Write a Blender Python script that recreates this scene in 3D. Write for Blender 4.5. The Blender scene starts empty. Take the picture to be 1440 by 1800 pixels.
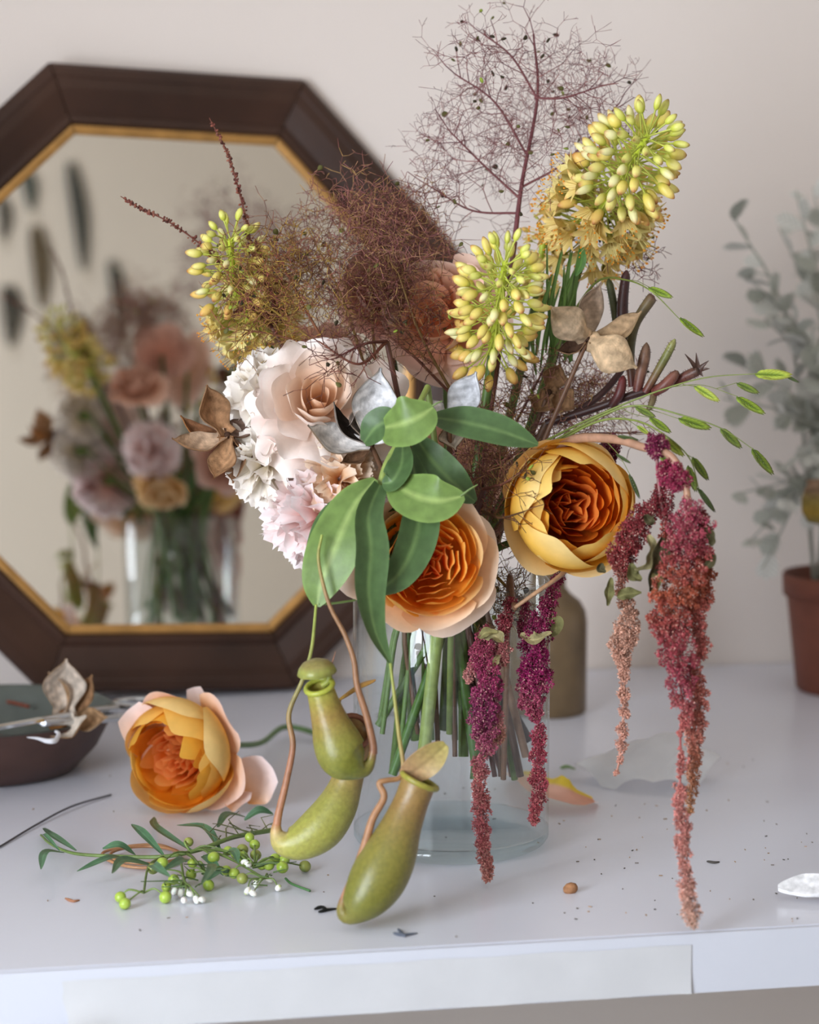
import bpy, math, random
import numpy as np
from mathutils import Vector, Matrix

random.seed(7)
rng = np.random.default_rng(7)
scn = bpy.context.scene
col = scn.collection

# ------------------------------------------------------------------ camera
F = 3570.0                      # focal length in pixels of a 1440 x 1800 frame
T = 0.75                        # height of the table top
YAW, PITCH = math.radians(9.8), math.atan(428 / F)
FW = np.array([math.sin(YAW) * math.cos(PITCH), math.cos(YAW) * math.cos(PITCH), -math.sin(PITCH)])
RT = np.array([math.cos(YAW), -math.sin(YAW), 0.0])
UP = np.cross(RT, FW)
DV = 1.575                      # distance to the vase
CAM = np.array([0, 0, T]) - DV * (FW + (793 - 720) / F * RT + (900 - 1476) / F * UP)

cd = bpy.data.cameras.new('camera')
cam = bpy.data.objects.new('camera', cd)
col.objects.link(cam)
cam.matrix_world = Matrix(((RT[0], UP[0], -FW[0], CAM[0]), (RT[1], UP[1], -FW[1], CAM[1]),
                           (RT[2], UP[2], -FW[2], CAM[2]), (0, 0, 0, 1)))
cd.sensor_fit = 'HORIZONTAL'
cd.sensor_width = 24.0
cd.lens = F / 1440 * 24.0
cd.clip_start = 0.05
cd.dof.use_dof = True
cd.dof.focus_distance = 1.50
cd.dof.aperture_fstop = 3.5
scn.camera = cam

# ------------------------------------------------------------------ light
scn.view_settings.view_transform = 'Standard'
scn.view_settings.look = 'None'
scn.view_settings.gamma = 1.0
scn.view_settings.use_curve_mapping = False
scn.view_settings.exposure = 0.42

wd = bpy.data.worlds.new('world')
scn.world = wd
wd.use_nodes = True
wd.node_tree.nodes['Background'].inputs[0].default_value = (0.62, 0.78, 1.0, 1)
wd.node_tree.nodes['Background'].inputs[1].default_value = 1.0

ROOM = dict(x0=-1.22, x1=2.1, y0=-2.75, y1=0.64, z1=2.55)
WIN = dict(y0=-1.90, y1=-0.75, z0=0.10, z1=2.20)       # window in the left wall
WIN2 = dict(y0=-0.90, y1=0.20, z0=0.55, z1=1.25)      # low window in the right wall


def area(name, loc, direction, sx, sy, power, color):
    ld = bpy.data.lights.new(name, 'AREA')
    ld.shape = 'RECTANGLE'
    ld.size, ld.size_y, ld.energy, ld.color = sx, sy, power, color
    o = bpy.data.objects.new(name, ld)
    col.objects.link(o)
    o.location = loc
    o.rotation_euler = Vector(direction).to_track_quat('-Z', 'Z').to_euler()
    return o


area('window_left_offscreen', (ROOM['x0'] - 0.10, (WIN['y0'] + WIN['y1']) / 2, (WIN['z0'] + WIN['z1']) / 2),
     (1, 0.0, 0), WIN['y1'] - WIN['y0'] - .06, WIN['z1'] - WIN['z0'] - .06, 90, (0.86, 0.92, 1.0))


# ------------------------------------------------------------------ helpers
def S(h):
    h = h.lstrip('#')
    c = np.array([int(h[i:i + 2], 16) / 255 for i in (0, 2, 4)])
    return np.where(c <= .04045, c / 12.92, ((c + .055) / 1.055) ** 2.4)


def nz(v):
    v = np.asarray(v, float)
    return v / (np.linalg.norm(v, axis=-1, keepdims=True) + 1e-12)


def P(px, py, d):
    return CAM + d * (FW + (px - 720) / F * RT + (900 - py) / F * UP)


def tab(px, py, z=0.0):
    r = FW + (px - 720) / F * RT + (900 - py) / F * UP
    return CAM + (T + z - CAM[2]) / r[2] * r


def cdir(r, u, b):
    """direction from camera-wise right / up / toward-the-lens amounts"""
    return nz(np.array(RT) * r + np.array(UP) * u - np.array(FW) * b)


def px2m(n, d=1.5):
    return n * d / F


def spline(pts, n):
    """Catmull-Rom through rows of any width"""
    p = np.asarray(pts, float)
    if len(p) == 2:
        t = np.linspace(0, 1, n)[:, None]
        return p[0] * (1 - t) + p[1] * t
    p = np.vstack([2 * p[0] - p[1], p, 2 * p[-1] - p[-2]])
    m = len(p) - 3
    t = np.linspace(0, m - 1e-9, n)
    i = t.astype(int)
    f = (t - i)[:, None]
    a, b, c, d = p[i], p[i + 1], p[i + 2], p[i + 3]
    return .5 * (2 * b + (c - a) * f + (2 * a - 5 * b + 4 * c - d) * f ** 2 + (3 * b - a - 3 * c + d) * f ** 3)


class MB:
    def __init__(s):
        s.V, s.Q, s.C, s.n = [], [], [], 0

    def add(s, V, faces, c):
        V = np.asarray(V, float).reshape(-1, 3)
        c = np.asarray(c, float)
        if c.ndim == 1:
            c = np.tile(c, (len(V), 1))
        s.V.append(V)
        s.C.append(c)
        faces = np.asarray(faces)
        s.Q.append(faces + s.n)
        s.n += len(V)
        return s

    def grid(s, G, c, closed_u=False):
        """G: rows x cols x 3"""
        a, b = G.shape[:2]
        i, j = np.meshgrid(np.arange(a - 1), np.arange(b if closed_u else b - 1), indexing='ij')
        j2 = (j + 1) % b
        q = np.stack([i * b + j, i * b + j2, (i + 1) * b + j2, (i + 1) * b + j], -1).reshape(-1, 4)
        c = np.asarray(c, float)
        if c.ndim == 3:
            c = c.reshape(-1, 3)
        elif c.ndim == 2 and len(c) == a:
            c = np.repeat(c, b, 0)
        return s.add(G.reshape(-1, 3), q, c)

    def tube(s, path, r, c, n=6, squash=None):
        p = np.asarray(path, float)
        m = len(p)
        r = np.broadcast_to(np.asarray(r, float), (m,))
        t = np.zeros_like(p)
        t[1:-1] = p[2:] - p[:-2]
        t[0], t[-1] = p[1] - p[0], p[-1] - p[-2]
        t = nz(t)
        a = np.array([0, 0, 1.]) if abs(t[0][2]) < .9 else np.array([1., 0, 0])
        u = nz(np.cross(t[0], a))
        th = np.linspace(0, 2 * math.pi, n, endpoint=False)
        G = np.zeros((m, n, 3))
        for k in range(m):
            u = nz(u - t[k] * (u @ t[k]))
            w = np.cross(t[k], u)
            G[k] = p[k] + r[k] * (np.cos(th)[:, None] * u + np.sin(th)[:, None] * w)
        c = np.asarray(c, float)
        s.grid(G, c, True)
        c0, c1 = (c, c) if c.ndim == 1 else (c[0], c[-1])
        for k, cc, rev in ((0, c0, True), (m - 1, c1, False)):
            V = np.vstack([G[k], p[k][None]])
            f = [[i, (i + 1) % n, n] for i in range(n)]
            if rev:
                f = [x[::-1] for x in f]
            s.add(V, f, cc)
        return s

    def lathe(s, prof, origin, c, n=32, axis=(0, 0, 1)):
        z = nz(axis)
        a = np.array([1., 0, 0]) if abs(z[0]) < .9 else np.array([0, 1., 0])
        x = nz(np.cross(a, z))
        y = np.cross(z, x)
        th = np.linspace(0, 2 * math.pi, n, endpoint=False)
        ring = np.cos(th)[:, None] * x + np.sin(th)[:, None] * y
        G = np.array([np.asarray(origin) + h * z + r * ring for r, h in prof])
        return s.grid(G, c, True)

    def box(s, lo, hi, c, M=None):
        lo, hi = np.asarray(lo, float), np.asarray(hi, float)
        V = np.array([[(lo, hi)[i][0], (lo, hi)[j][1], (lo, hi)[k][2]] for i in (0, 1) for j in (0, 1) for k in (0, 1)])
        if M is not None:
            V = V @ M[:3, :3].T + M[:3, 3]
        return s.add(V, [[0, 1, 3, 2], [4, 6, 7, 5], [0, 4, 5, 1], [2, 3, 7, 6], [0, 2, 6, 4], [1, 5, 7, 3]], c)

    def blob(s, c0, r, c, n=10, m=7, axis=(0, 0, 1), stretch=1.0):
        pr = [(r * math.sin(a), -r * stretch * math.cos(a)) for a in np.linspace(0.02, math.pi - .02, m)]
        return s.lathe(pr, c0, c, n, axis)

    def mesh(s, name, smooth=True):
        V = np.vstack(s.V)
        C = np.vstack(s.C)
        me = bpy.data.meshes.new(name)
        me.vertices.add(len(V))
        me.vertices.foreach_set('co', V.ravel())
        loops = np.concatenate([q.ravel() for q in s.Q])
        tot = np.concatenate([np.full(len(q), q.shape[1]) for q in s.Q])
        start = np.concatenate([[0], np.cumsum(tot)[:-1]])
        me.loops.add(len(loops))
        me.loops.foreach_set('vertex_index', loops.astype(np.int32))
        me.polygons.add(len(tot))
        me.polygons.foreach_set('loop_start', start.astype(np.int32))
        me.polygons.foreach_set('loop_total', tot.astype(np.int32))
        me.polygons.foreach_set('use_smooth', np.full(len(tot), smooth))
        me.update(calc_edges=True)
        at = me.attributes.new('Col', 'FLOAT_COLOR', 'POINT')
        at.data.foreach_set('color', np.hstack([np.clip(C, 0, 1), np.ones((len(C), 1))]).ravel().astype(np.float32))
        return me

    def build(s, name, mat, parent=None, smooth=True):
        return obj(name, s.mesh(name, smooth), mat, parent)


def obj(name, me, mat, parent=None):
    if mat is not None and not me.materials:
        me.materials.append(mat)
    o = bpy.data.objects.new(name, me)
    col.objects.link(o)
    if parent is not None:
        setp(o, parent)
    return o


def world_of(o):
    m = o.matrix_basis.copy()
    while o.parent is not None:
        m = o.parent.matrix_basis @ o.matrix_parent_inverse @ m
        o = o.parent
    return m


def setp(o, parent):
    o.parent = parent
    o.matrix_parent_inverse = world_of(parent).inverted()


def thing(name, label, cat, loc, group=None):
    o = bpy.data.objects.new(name, None)
    o.empty_display_size = .01
    col.objects.link(o)
    o.location = tuple(float(x) for x in loc)
    o.matrix_basis = Matrix.Translation(o.location)
    tag(o, label, cat, group)
    return o


def tag(o, label, cat, group=None):
    o['label'], o['category'] = label, cat
    if group:
        o['group'] = group
    return o


def struct(name, mb, mat, smooth=False):
    o = mb.build(name, mat, None, smooth)
    o['kind'] = 'structure'
    return o


def stuff(o):
    o['kind'] = 'stuff'
    return o


def inst(name, me, parent, M):
    o = bpy.data.objects.new(name, me)
    col.objects.link(o)
    setp(o, parent)
    o.matrix_basis = Matrix([list(map(float, r)) for r in M])
    return o


def mframe(origin, x, zh, sx=1, sy=None, sz=None):
    sy = sx if sy is None else sy
    sz = sx if sz is None else sz
    x = nz(x)
    y = nz(np.cross(zh, x))
    z = np.cross(x, y)
    M = np.eye(4)
    M[:3, 0], M[:3, 1], M[:3, 2], M[:3, 3] = x * sx, y * sy, z * sz, origin
    return M


def aframe(origin, axis, roll=0.0):
    z = nz(axis)
    a = np.array(UP) if abs(z @ UP) < .9 else np.array(RT)
    x = nz(np.cross(a, z))
    y = np.cross(z, x)
    M = np.eye(4)
    M[:3, 0] = x * math.cos(roll) + y * math.sin(roll)
    M[:3, 1] = np.cross(z, M[:3, 0])
    M[:3, 2], M[:3, 3] = z, origin
    return M


def xf(M, V):
    sh = V.shape
    return (V.reshape(-1, 3) @ M[:3, :3].T + M[:3, 3]).reshape(sh)


# ------------------------------------------------------------------ materials
def mat(name, rough=.5, spec=.5, color=None, transl=0.0, noise=0.0, nscale=60, bump=0.0, bscale=200,
        metal=0.0, coat=0.0, stretch=None, sss=0.0):
    m = bpy.data.materials.new(name)
    m.use_nodes = True
    nt = m.node_tree
    bs = nt.nodes['Principled BSDF']
    out = nt.nodes['Material Output']
    if color is None:
        at = nt.nodes.new('ShaderNodeAttribute')
        at.attribute_name = 'Col'
        src = at.outputs['Color']
    else:
        rgb = nt.nodes.new('ShaderNodeRGB')
        rgb.outputs[0].default_value = (*color, 1)
        src = rgb.outputs[0]
    tc = nt.nodes.new('ShaderNodeTexCoord')
    vec = tc.outputs['Object']
    if stretch:
        mp = nt.nodes.new('ShaderNodeMapping')
        mp.inputs['Scale'].default_value = stretch
        nt.links.new(vec, mp.inputs[0])
        vec = mp.outputs[0]
    if noise:
        nn = nt.nodes.new('ShaderNodeTexNoise')
        nn.inputs['Scale'].default_value = nscale
        nn.inputs['Detail'].default_value = 5
        nt.links.new(vec, nn.inputs[0])
        mr = nt.nodes.new('ShaderNodeMapRange')
        mr.inputs['From Min'].default_value, mr.inputs['From Max'].default_value = .3, .7
        mr.inputs['To Min'].default_value, mr.inputs['To Max'].default_value = 1 - noise, 1 + noise
        nt.links.new(nn.outputs['Fac'], mr.inputs['Value'])
        mx = nt.nodes.new('ShaderNodeVectorMath')
        mx.operation = 'SCALE'
        nt.links.new(src, mx.inputs[0])
        nt.links.new(mr.outputs[0], mx.inputs['Scale'])
        src = mx.outputs[0]
    nt.links.new(src, bs.inputs['Base Color'])
    bs.inputs['Roughness'].default_value = rough
    bs.inputs['Specular IOR Level'].default_value = spec
    bs.inputs['Metallic'].default_value = metal
    bs.inputs['Coat Weight'].default_value = coat
    if sss:
        bs.inputs['Subsurface Weight'].default_value = sss
        bs.inputs['Subsurface Scale'].default_value = .004
    if bump:
        nb = nt.nodes.new('ShaderNodeTexNoise')
        nb.inputs['Scale'].default_value = bscale
        nb.inputs['Detail'].default_value = 4
        nt.links.new(vec, nb.inputs[0])
        bp = nt.nodes.new('ShaderNodeBump')
        bp.inputs['Strength'].default_value = bump
        bp.inputs['Distance'].default_value = .002
        nt.links.new(nb.outputs['Fac'], bp.inputs['Height'])
        nt.links.new(bp.outputs[0], bs.inputs['Normal'])
    if transl:
        tr = nt.nodes.new('ShaderNodeBsdfTranslucent')
        nt.links.new(src, tr.inputs[0])
        mi = nt.nodes.new('ShaderNodeMixShader')
        mi.inputs[0].default_value = transl
        nt.links.new(bs.outputs[0], mi.inputs[1])
        nt.links.new(tr.outputs[0], mi.inputs[2])
        nt.links.new(mi.outputs[0], out.inputs[0])
    return m


def thin_glass(name, tint):
    m = bpy.data.materials.new(name)
    m.use_nodes = True
    nt = m.node_tree
    nt.nodes.remove(nt.nodes['Principled BSDF'])
    tr = nt.nodes.new('ShaderNodeBsdfTransparent')
    tr.inputs[0].default_value = (*tint, 1)
    gl = nt.nodes.new('ShaderNodeBsdfGlossy')
    gl.inputs['Roughness'].default_value = .01
    lw = nt.nodes.new('ShaderNodeLayerWeight')
    pw = nt.nodes.new('ShaderNodeMath')
    pw.operation = 'POWER'
    pw.inputs[1].default_value = 4.5
    nt.links.new(lw.outputs['Facing'], pw.inputs[0])
    fr = nt.nodes.new('ShaderNodeMath')
    fr.operation = 'MULTIPLY_ADD'
    fr.inputs[1].default_value, fr.inputs[2].default_value = .45, .05
    nt.links.new(pw.outputs[0], fr.inputs[0])
    mi = nt.nodes.new('ShaderNodeMixShader')
    nt.links.new(fr.outputs[0], mi.inputs[0])
    nt.links.new(tr.outputs[0], mi.inputs[1])
    nt.links.new(gl.outputs[0], mi.inputs[2])
    nt.links.new(mi.outputs[0], nt.nodes['Material Output'].inputs[0])
    return m


M_PETAL = mat('petal', .55, .25, transl=.22, noise=.06, nscale=90, bump=.08, bscale=260)
M_INNER = mat('inner_petal', .55, .2, transl=.48, noise=.06, nscale=90)
M_LEAF = mat('leaf', .40, .32, transl=.05, noise=.14, nscale=120, bump=.08, bscale=300)
M_GRASS = mat('grass_spikelet', .5, .3, transl=.15, noise=.12, nscale=400)
M_STEM = mat('stem', .45, .4, noise=.18, nscale=180)
M_TWIG = mat('twig', .7, .2, noise=.2, nscale=300)
M_FLOSS = mat('amaranth_floret', .75, .15, transl=.15)
M_DRY = mat('dry_pod', .85, .1, transl=.15, noise=.30, nscale=160, bump=.6, bscale=260)
M_BUD = mat('lily_bud', .42, .4, transl=.15, noise=.05, nscale=300)
M_PITCH = mat('pitcher', .36, .45, noise=.16, nscale=330, bump=.10, bscale=500, sss=.15)
M_BERRY = mat('berry', .32, .5, noise=.08, nscale=400, sss=.2)
M_SILVER = mat('silver_foliage', .8, .15, transl=.1, noise=.1, nscale=120)
M_WOOD = mat('mirror_wood', .42, .4, noise=.32, nscale=9, bump=.15, bscale=60, stretch=(1, 1, 1))
M_GILT = mat('gilt', .42, .5, S('b98a4c'), noise=.2, nscale=40, metal=.45)
M_STEEL = mat('steel', .16, .5, S('c9ccd0'), metal=1.0)
M_DARKMETAL = mat('wire', .4, .5, S('55565c'), metal=.7)
M_BOWL = mat('bowl', .55, .35, noise=.12, nscale=50)
M_BOTTLE = mat('stoneware', .45, .4, noise=.2, nscale=30)
M_POT = mat('pot', .55, .35, noise=.14, nscale=40)
M_SOIL = mat('soil', .95, .1, noise=.4, nscale=180, bump=.8, bscale=120)
M_PAINT = mat('wall_paint', .85, .2, S('ebe0d8'), noise=.015, nscale=3, bump=.06, bscale=90)
M_WALL2 = mat('far_wall_paint', .9, .15, S('d8ccbc'), noise=.03, nscale=2)
M_CEIL = mat('ceiling_paint', .9, .15, S('efe9e2'))
M_FLOOR = mat('floor_boards', .6, .3, S('5c5754'), noise=.15, nscale=6)
M_TABLE = mat('table_laminate', .27, .5, S('e3e5f0'), noise=.02, nscale=5, bump=.03, bscale=30)
M_EDGE = mat('table_edge', .4, .4, S('cdcfd8'), noise=.01, nscale=12)
M_TAPE = mat('tape', .6, .3, S('c9c9cb'), noise=.03, nscale=25, bump=.15, bscale=60)
M_TIMBER = mat('trestle_wood', .6, .3, S('c2ab8e'), noise=.2, nscale=12)
M_WINFRAME = mat('window_frame', .4, .4, S('f2f0ea'))
M_TISSUE = mat('tissue', .7, .2, transl=.45, noise=.03, nscale=60)
M_FEATHER = mat('feather', .7, .2, noise=.2, nscale=80)
M_CRUMB = mat('crumb', .9, .1)
M_GLASS = thin_glass('vase_glass', (.955, .975, .975))
M_GLASSBASE = thin_glass('vase_base_glass', (.89, .945, .955))

mir = bpy.data.materials.new('mirror_silver')
mir.use_nodes = True
_b = mir.node_tree.nodes['Principled BSDF']
_b.inputs['Base Color'].default_value = (.86, .85, .82, 1)
_b.inputs['Metallic'].default_value = 1.0
_b.inputs['Roughness'].default_value = .012

# ------------------------------------------------------------------ room
WHITE = np.ones(3)
R_ = ROOM
struct('floor', MB().box((R_['x0'] - .1, R_['y0'] - .1, -.05), (R_['x1'] + .1, R_['y1'] + .1, 0), WHITE), M_FLOOR)
struct('ceiling', MB().box((R_['x0'] - .1, R_['y0'] - .1, R_['z1']), (R_['x1'] + .1, R_['y1'] + .1, R_['z1'] + .05), WHITE), M_CEIL)
struct('wall_back', MB().box((R_['x0'] - .1, R_['y1'], 0), (R_['x1'] + .1, R_['y1'] + .1, R_['z1']), WHITE), M_PAINT)
struct('wall_front', MB().box((R_['x0'] - .1, R_['y0'] - .1, 0), (R_['x1'] + .1, R_['y0'], R_['z1']), WHITE), M_WALL2)
wr = MB()
for (y0, y1, z0, z1) in ((R_['y0'], WIN2['y0'], 0, R_['z1']), (WIN2['y1'], R_['y1'], 0, R_['z1']), (WIN2['y0'], WIN2['y1'], 0, WIN2['z0']), (WIN2['y0'], WIN2['y1'], WIN2['z1'], R_['z1'])):
    wr.box((R_['x1'], y0, z0), (R_['x1'] + .1, y1, z1), WHITE)
struct('wall_right', wr, M_WALL2)
wl = MB()
xa, xb = R_['x0'] - .1, R_['x0']
wl.box((xa, R_['y0'], 0), (xb, WIN['y0'], R_['z1']), WHITE)
wl.box((xa, WIN['y1'], 0), (xb, R_['y1'], R_['z1']), WHITE)
wl.box((xa, WIN['y0'], 0), (xb, WIN['y1'], WIN['z0']), WHITE)
wl.box((xa, WIN['y0'], WIN['z1']), (xb, WIN['y1'], R_['z1']), WHITE)
struct('wall_left', wl, M_PAINT)
wf = MB()
e = .045
for (y0, y1, z0, z1) in ((WIN['y0'], WIN['y0'] + e, WIN['z0'], WIN['z1']), (WIN['y1'] - e, WIN['y1'], WIN['z0'], WIN['z1']),
                         (WIN['y0'], WIN['y1'], WIN['z0'], WIN['z0'] + e), (WIN['y0'], WIN['y1'], WIN['z1'] - e, WIN['z1']),
                         ((WIN['y0'] + WIN['y1']) / 2 - .02, (WIN['y0'] + WIN['y1']) / 2 + .02, WIN['z0'], WIN['z1'])):
    wf.box((xa + .03, y0, z0), (xa + .08, y1, z1), WHITE)
struct('window_1', wf, M_WINFRAME)
wf = MB()
for (y0, y1, z0, z1) in ((WIN2['y0'], WIN2['y0'] + e, WIN2['z0'], WIN2['z1']), (WIN2['y1'] - e, WIN2['y1'], WIN2['z0'], WIN2['z1']),
                         (WIN2['y0'], WIN2['y1'], WIN2['z0'], WIN2['z0'] + e), (WIN2['y0'], WIN2['y1'], WIN2['z1'] - e, WIN2['z1'])):
    wf.box((R_['x1'] + .02, y0, z0), (R_['x1'] + .07, y1, z1), WHITE)
struct('window_2', wf, M_WINFRAME)
struct('baseboard_back', MB().box((R_['x0'], R_['y1'] - .014, 0), (R_['x1'], R_['y1'], .09), WHITE), M_WINFRAME)

# ------------------------------------------------------------------ table
YF = -0.2438
tb = thing('work_table', 'long white laminate work table with a thick white front edge', 'table', (0, .15, 0))
MB().box((-1.0, YF + .0014, T - .026), (1.25, R_['y1'] - .004, T), WHITE).build('tabletop', M_TABLE, tb, False)
MB().box((-1.0, YF - .003, T - .0415), (1.25, YF, T - .0004), WHITE).build('front_edge', M_EDGE, tb, False)
MB().box((-1.0, YF, T - .0415), (1.25, YF + .02, T - .0265), WHITE).build('front_rail', M_EDGE, tb, False)
for sx in (-.75, .52):
    for (ya, yb) in ((YF + .08, .12), (R_['y1'] - .08, .20)):
        p0, p1 = np.array([sx + (.20 if sx > 0 else -.1), ya, 0.0]), np.array([sx, ya, T - .045])
        d = nz(p1 - p0)
        M = mframe(p0, d, (0, 1, 0))
        MB().box((0, -.03, -.02), (np.linalg.norm(p1 - p0), .03, .02), WHITE, M).build('trestle_leg', M_TIMBER, tb, False)
tp0, tp1 = tab(108, 1716), tab(1238, 1664)
tape = MB()
zt = T - .0075
xs = np.linspace(tp0[0], tp1[0], 40)
G = np.zeros((7, 40, 3))
for k, zz in enumerate(np.linspace(0, -.0335, 7)):
    for j, x in enumerate(xs):
        edge = math.exp(-(j / 2.0) ** 2)
        lift = .0006 + .013 * edge * max(0, (k - 2) / 4) ** 2 + .0015 * math.exp(-((39 - j) / 1.2) ** 2) * (k / 6) ** 3
        G[k, j] = (x + .006 * edge * (k / 6) ** 2 + .0008 * math.sin(k * 2.1) * (j == 0), YF - .003 - lift, zt + zz + .0004 * math.sin(j * .9))
tape.grid(G, WHITE)
tag(tape.build('tape_strip', M_TAPE), 'long cream tape strip with a peeling end stuck on the table edge', 'tape')

# ------------------------------------------------------------------ mirror
AP = .317                     # apothem of the octagon
MYAW, MLEAN, MROLL = math.radians(6.6), math.radians(4.6), math.radians(2.3)
mx_ = np.array([math.cos(MYAW), math.sin(MYAW), 0])
mn = np.array([math.sin(MYAW) * math.cos(MLEAN), -math.cos(MYAW) * math.cos(MLEAN), math.sin(MLEAN)])   # faces the room
my_ = np.cross(mn, mx_) * -1
if my_[2] < 0:
    my_ = -my_
mxr = mx_ * math.cos(MROLL) - my_ * math.sin(MROLL)
myr = mx_ * math.sin(MROLL) + my_ * math.cos(MROLL)
MB0 = tab(318, 1222)
MC = np.array([MB0[0], MB0[1], T]) + my_ * (AP + .0065)
mroot = thing('octagonal_mirror', 'octagonal mirror in a dark wooden frame with a thin gilt inner edge', 'mirror', (MB0[0], MB0[1], T))


def mpt(r, ang, h):
    return MC + r * (math.cos(ang) * mxr + math.sin(ang) * myr) + h * mn


def ring_rail(name, prof, k, material, cols):
    """one mitred side of the octagon; prof: (inset from the outer edge, height)"""
    a0 = math.radians(-90 - 22.5 + 45 * k)
    a1 = a0 + math.radians(45)
    n = 10
    G = np.zeros((len(prof), n, 3))
    for i, (ins, h) in enumerate(prof):
        R = (AP - ins) / math.cos(math.radians(22.5))
        p, q = mpt(R, a0, h), mpt(R, a1, h)
        for j in range(n):
            t = j / (n - 1)
            t = .0025 + t * .995
            G[i, j] = p * (1 - t) + q * t
    mb = MB().grid(G, cols)
    for j in (0, n - 1):
        mb.add(G[:, j], [list(range(len(prof)))[:: (1 if j else -1)]], cols[0])
    return mb.build(name, material, mroot, False)


wood = [S('3d261b')] * 11
prof = [(0, -.004), (.0, .016), (.004, .020), (.012, .020), (.014, .0185), (.024, .0175), (.036, .013), (.047, .0085), (.051, .011), (.056, .011), (.0595, .006)]
gprof = [(.0590, .0), (.0595, .0075), (.0625, .0085), (.0675, .0065), (.0685, .0020)]
for k in range(8):
    ring_rail('frame_rail', prof, k, M_WOOD, np.array(wood))
    ring_rail('gilt_slip', gprof, k, M_GILT, np.ones((5, 3)))
RG = (AP - .0680) / math.cos(math.radians(22.5))
gl = MB()
gl.add([mpt(RG, math.radians(22.5 + 45 * k), .0022) for k in range(8)], [list(range(8))], WHITE)
gl.build('mirror_glass', mir, mroot, False)
bk = MB()
RB = (AP - .004) / math.cos(math.radians(22.5))
bk.add([mpt(RB, math.radians(22.5 + 45 * k), -.003) for k in range(8)], [list(range(8))], S('4b3a2c'))
bk.build('back_board', M_WOOD, mroot, False)

# things pinned on the far wall, seen in the mirror
MPL = MC + .0022 * mn


def behind(px, py):
    r = nz(FW + (px - 720) / F * RT + (900 - py) / F * UP)
    h = CAM + r * ((MPL - CAM) @ mn) / (r @ mn)
    d = r - 2 * (r @ mn) * mn
    return h + d * ((R_['y0'] + .006 - h[1]) / d[1])


def feather(px0, px1, w, c, label):
    a, b = behind(*px0), behind(*px1)
    L = np.linalg.norm(b - a)
    w = w * 5.0 / F
    rt = thing('feather', label, 'feather', b, 'feathers pinned on the far wall')
    pth = spline([a, (a + b) / 2 + np.array([.008, 0, 0]), b], 18)
    mb = MB()
    nv, nu = 18, 9
    G = np.zeros((nv, nu, 3))
    C = np.zeros((nv, nu, 3))
    d = nz(b - a)
    s = np.cross(d, (0, 1, 0))
    for i in range(nv):
        v = i / (nv - 1)
        ww = w / 2 * (math.sin(math.pi * min(1, .06 + v * .9)) ** .55) * (1.1 - .25 * v)
        for j, u in enumerate(np.linspace(-1, 1, nu)):
            G[i, j] = pth[i] + s * u * ww + np.array([0, .004 + .006 * abs(u) * (1 - abs(u)), 0]) - d * abs(u) * ww * .6
            C[i, j] = .55 * c * (1 + .25 * math.sin(i * 1.7 + j))
    mb.grid(G, C)
    mb.build('vane', M_FEATHER, rt)
    MB().tube(np.vstack([pth, b + d * .03]) + np.array([0, .006, 0]), .0022, S('cbbfa8'), 5).build('quill', M_FEATHER, rt)


feather((124, 288), (148, 478), 34, S('1f2c2e'), 'long dark teal feather pinned alone high on the far wall')
feather((42, 300), (56, 372), 30, S('3c4f4c'), 'pale teal feather half hidden by the mirror frame in the reflection')
feather((62, 400), (74, 545), 38, S('5b441b'), 'brown ochre feather pinned beside the long dark teal one')
feather((2, 350), (6, 425), 26, S('2b2d2c'), 'small dark grey feather next to the brown ochre feather')
feather((14, 505), (20, 610), 40, S('26241f'), 'broad black brown feather low on the far wall')
feather((196, 460), (212, 590), 30, S('2b3230'), 'charcoal feather behind the reflected smoke bush')
feather((138, 558), (146, 650), 36, S('3b3026'), 'short dark brown feather pinned under the long dark teal one')

# ------------------------------------------------------------------ vase
VR, VH = .0755, .205
vz = thing('glass_vase', 'clear glass cylinder vase with a thick base holding the bouquet', 'vase', (0, 0, T))
MB().lathe([(VR - .003, .013), (VR, .012), (VR, VH - .002), (VR - .0015, VH), (VR - .003, VH - .002), (VR - .003, .013)],
           (0, 0, T), WHITE, 64).build('wall', M_GLASS, vz)
MB().lathe([(.0005, .0012), (VR - .006, .0008), (VR - .002, .003), (VR, .006), (VR, .0118), (VR - .004, .0118), (VR - .010, .0095), (.0005, .0085)],
           (0, 0, T), WHITE, 64).build('base', M_GLASSBASE, vz)

# ------------------------------------------------------------------ plant makers
GREEN = [S('4f6b34'), S('3c5a33'), S('6d8440'), S('2f4a2c')]


def stem_path(start, end, bind=None, n=26, sag=0.0):
    start, end = np.asarray(start, float), np.asarray(end, float)
    if bind is None:
        o = start[:2] * .28
        l = np.linalg.norm(o)
        if l > .045:
            o = o / l * .045
        bind = np.array([o[0], o[1], T + VH + .008])
    mid = (start * .55 + bind * .45) + np.array([0, 0, sag])
    return spline([start, mid, bind, (bind + end) / 2, end], n)


def vend(px, py, dd):
    """a point inside the vase"""
    q = P(px, py, DV + dd)
    r = math.hypot(q[0], q[1])
    if r > VR - .009:
        q[:2] *= (VR - .009) / r
    return q


def add_stem(rt, start, end, r=.0024, c=None, r1=None, name='stem', **k):
    c = GREEN[0] if c is None else c
    p = stem_path(start, end, **k)
    rr = np.linspace(r if r1 is None else r1, r, len(p))
    cc = np.outer(np.ones(len(p)), c)
    return MB().tube(p, rr, cc, 8).build(name, M_STEM, rt)


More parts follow.
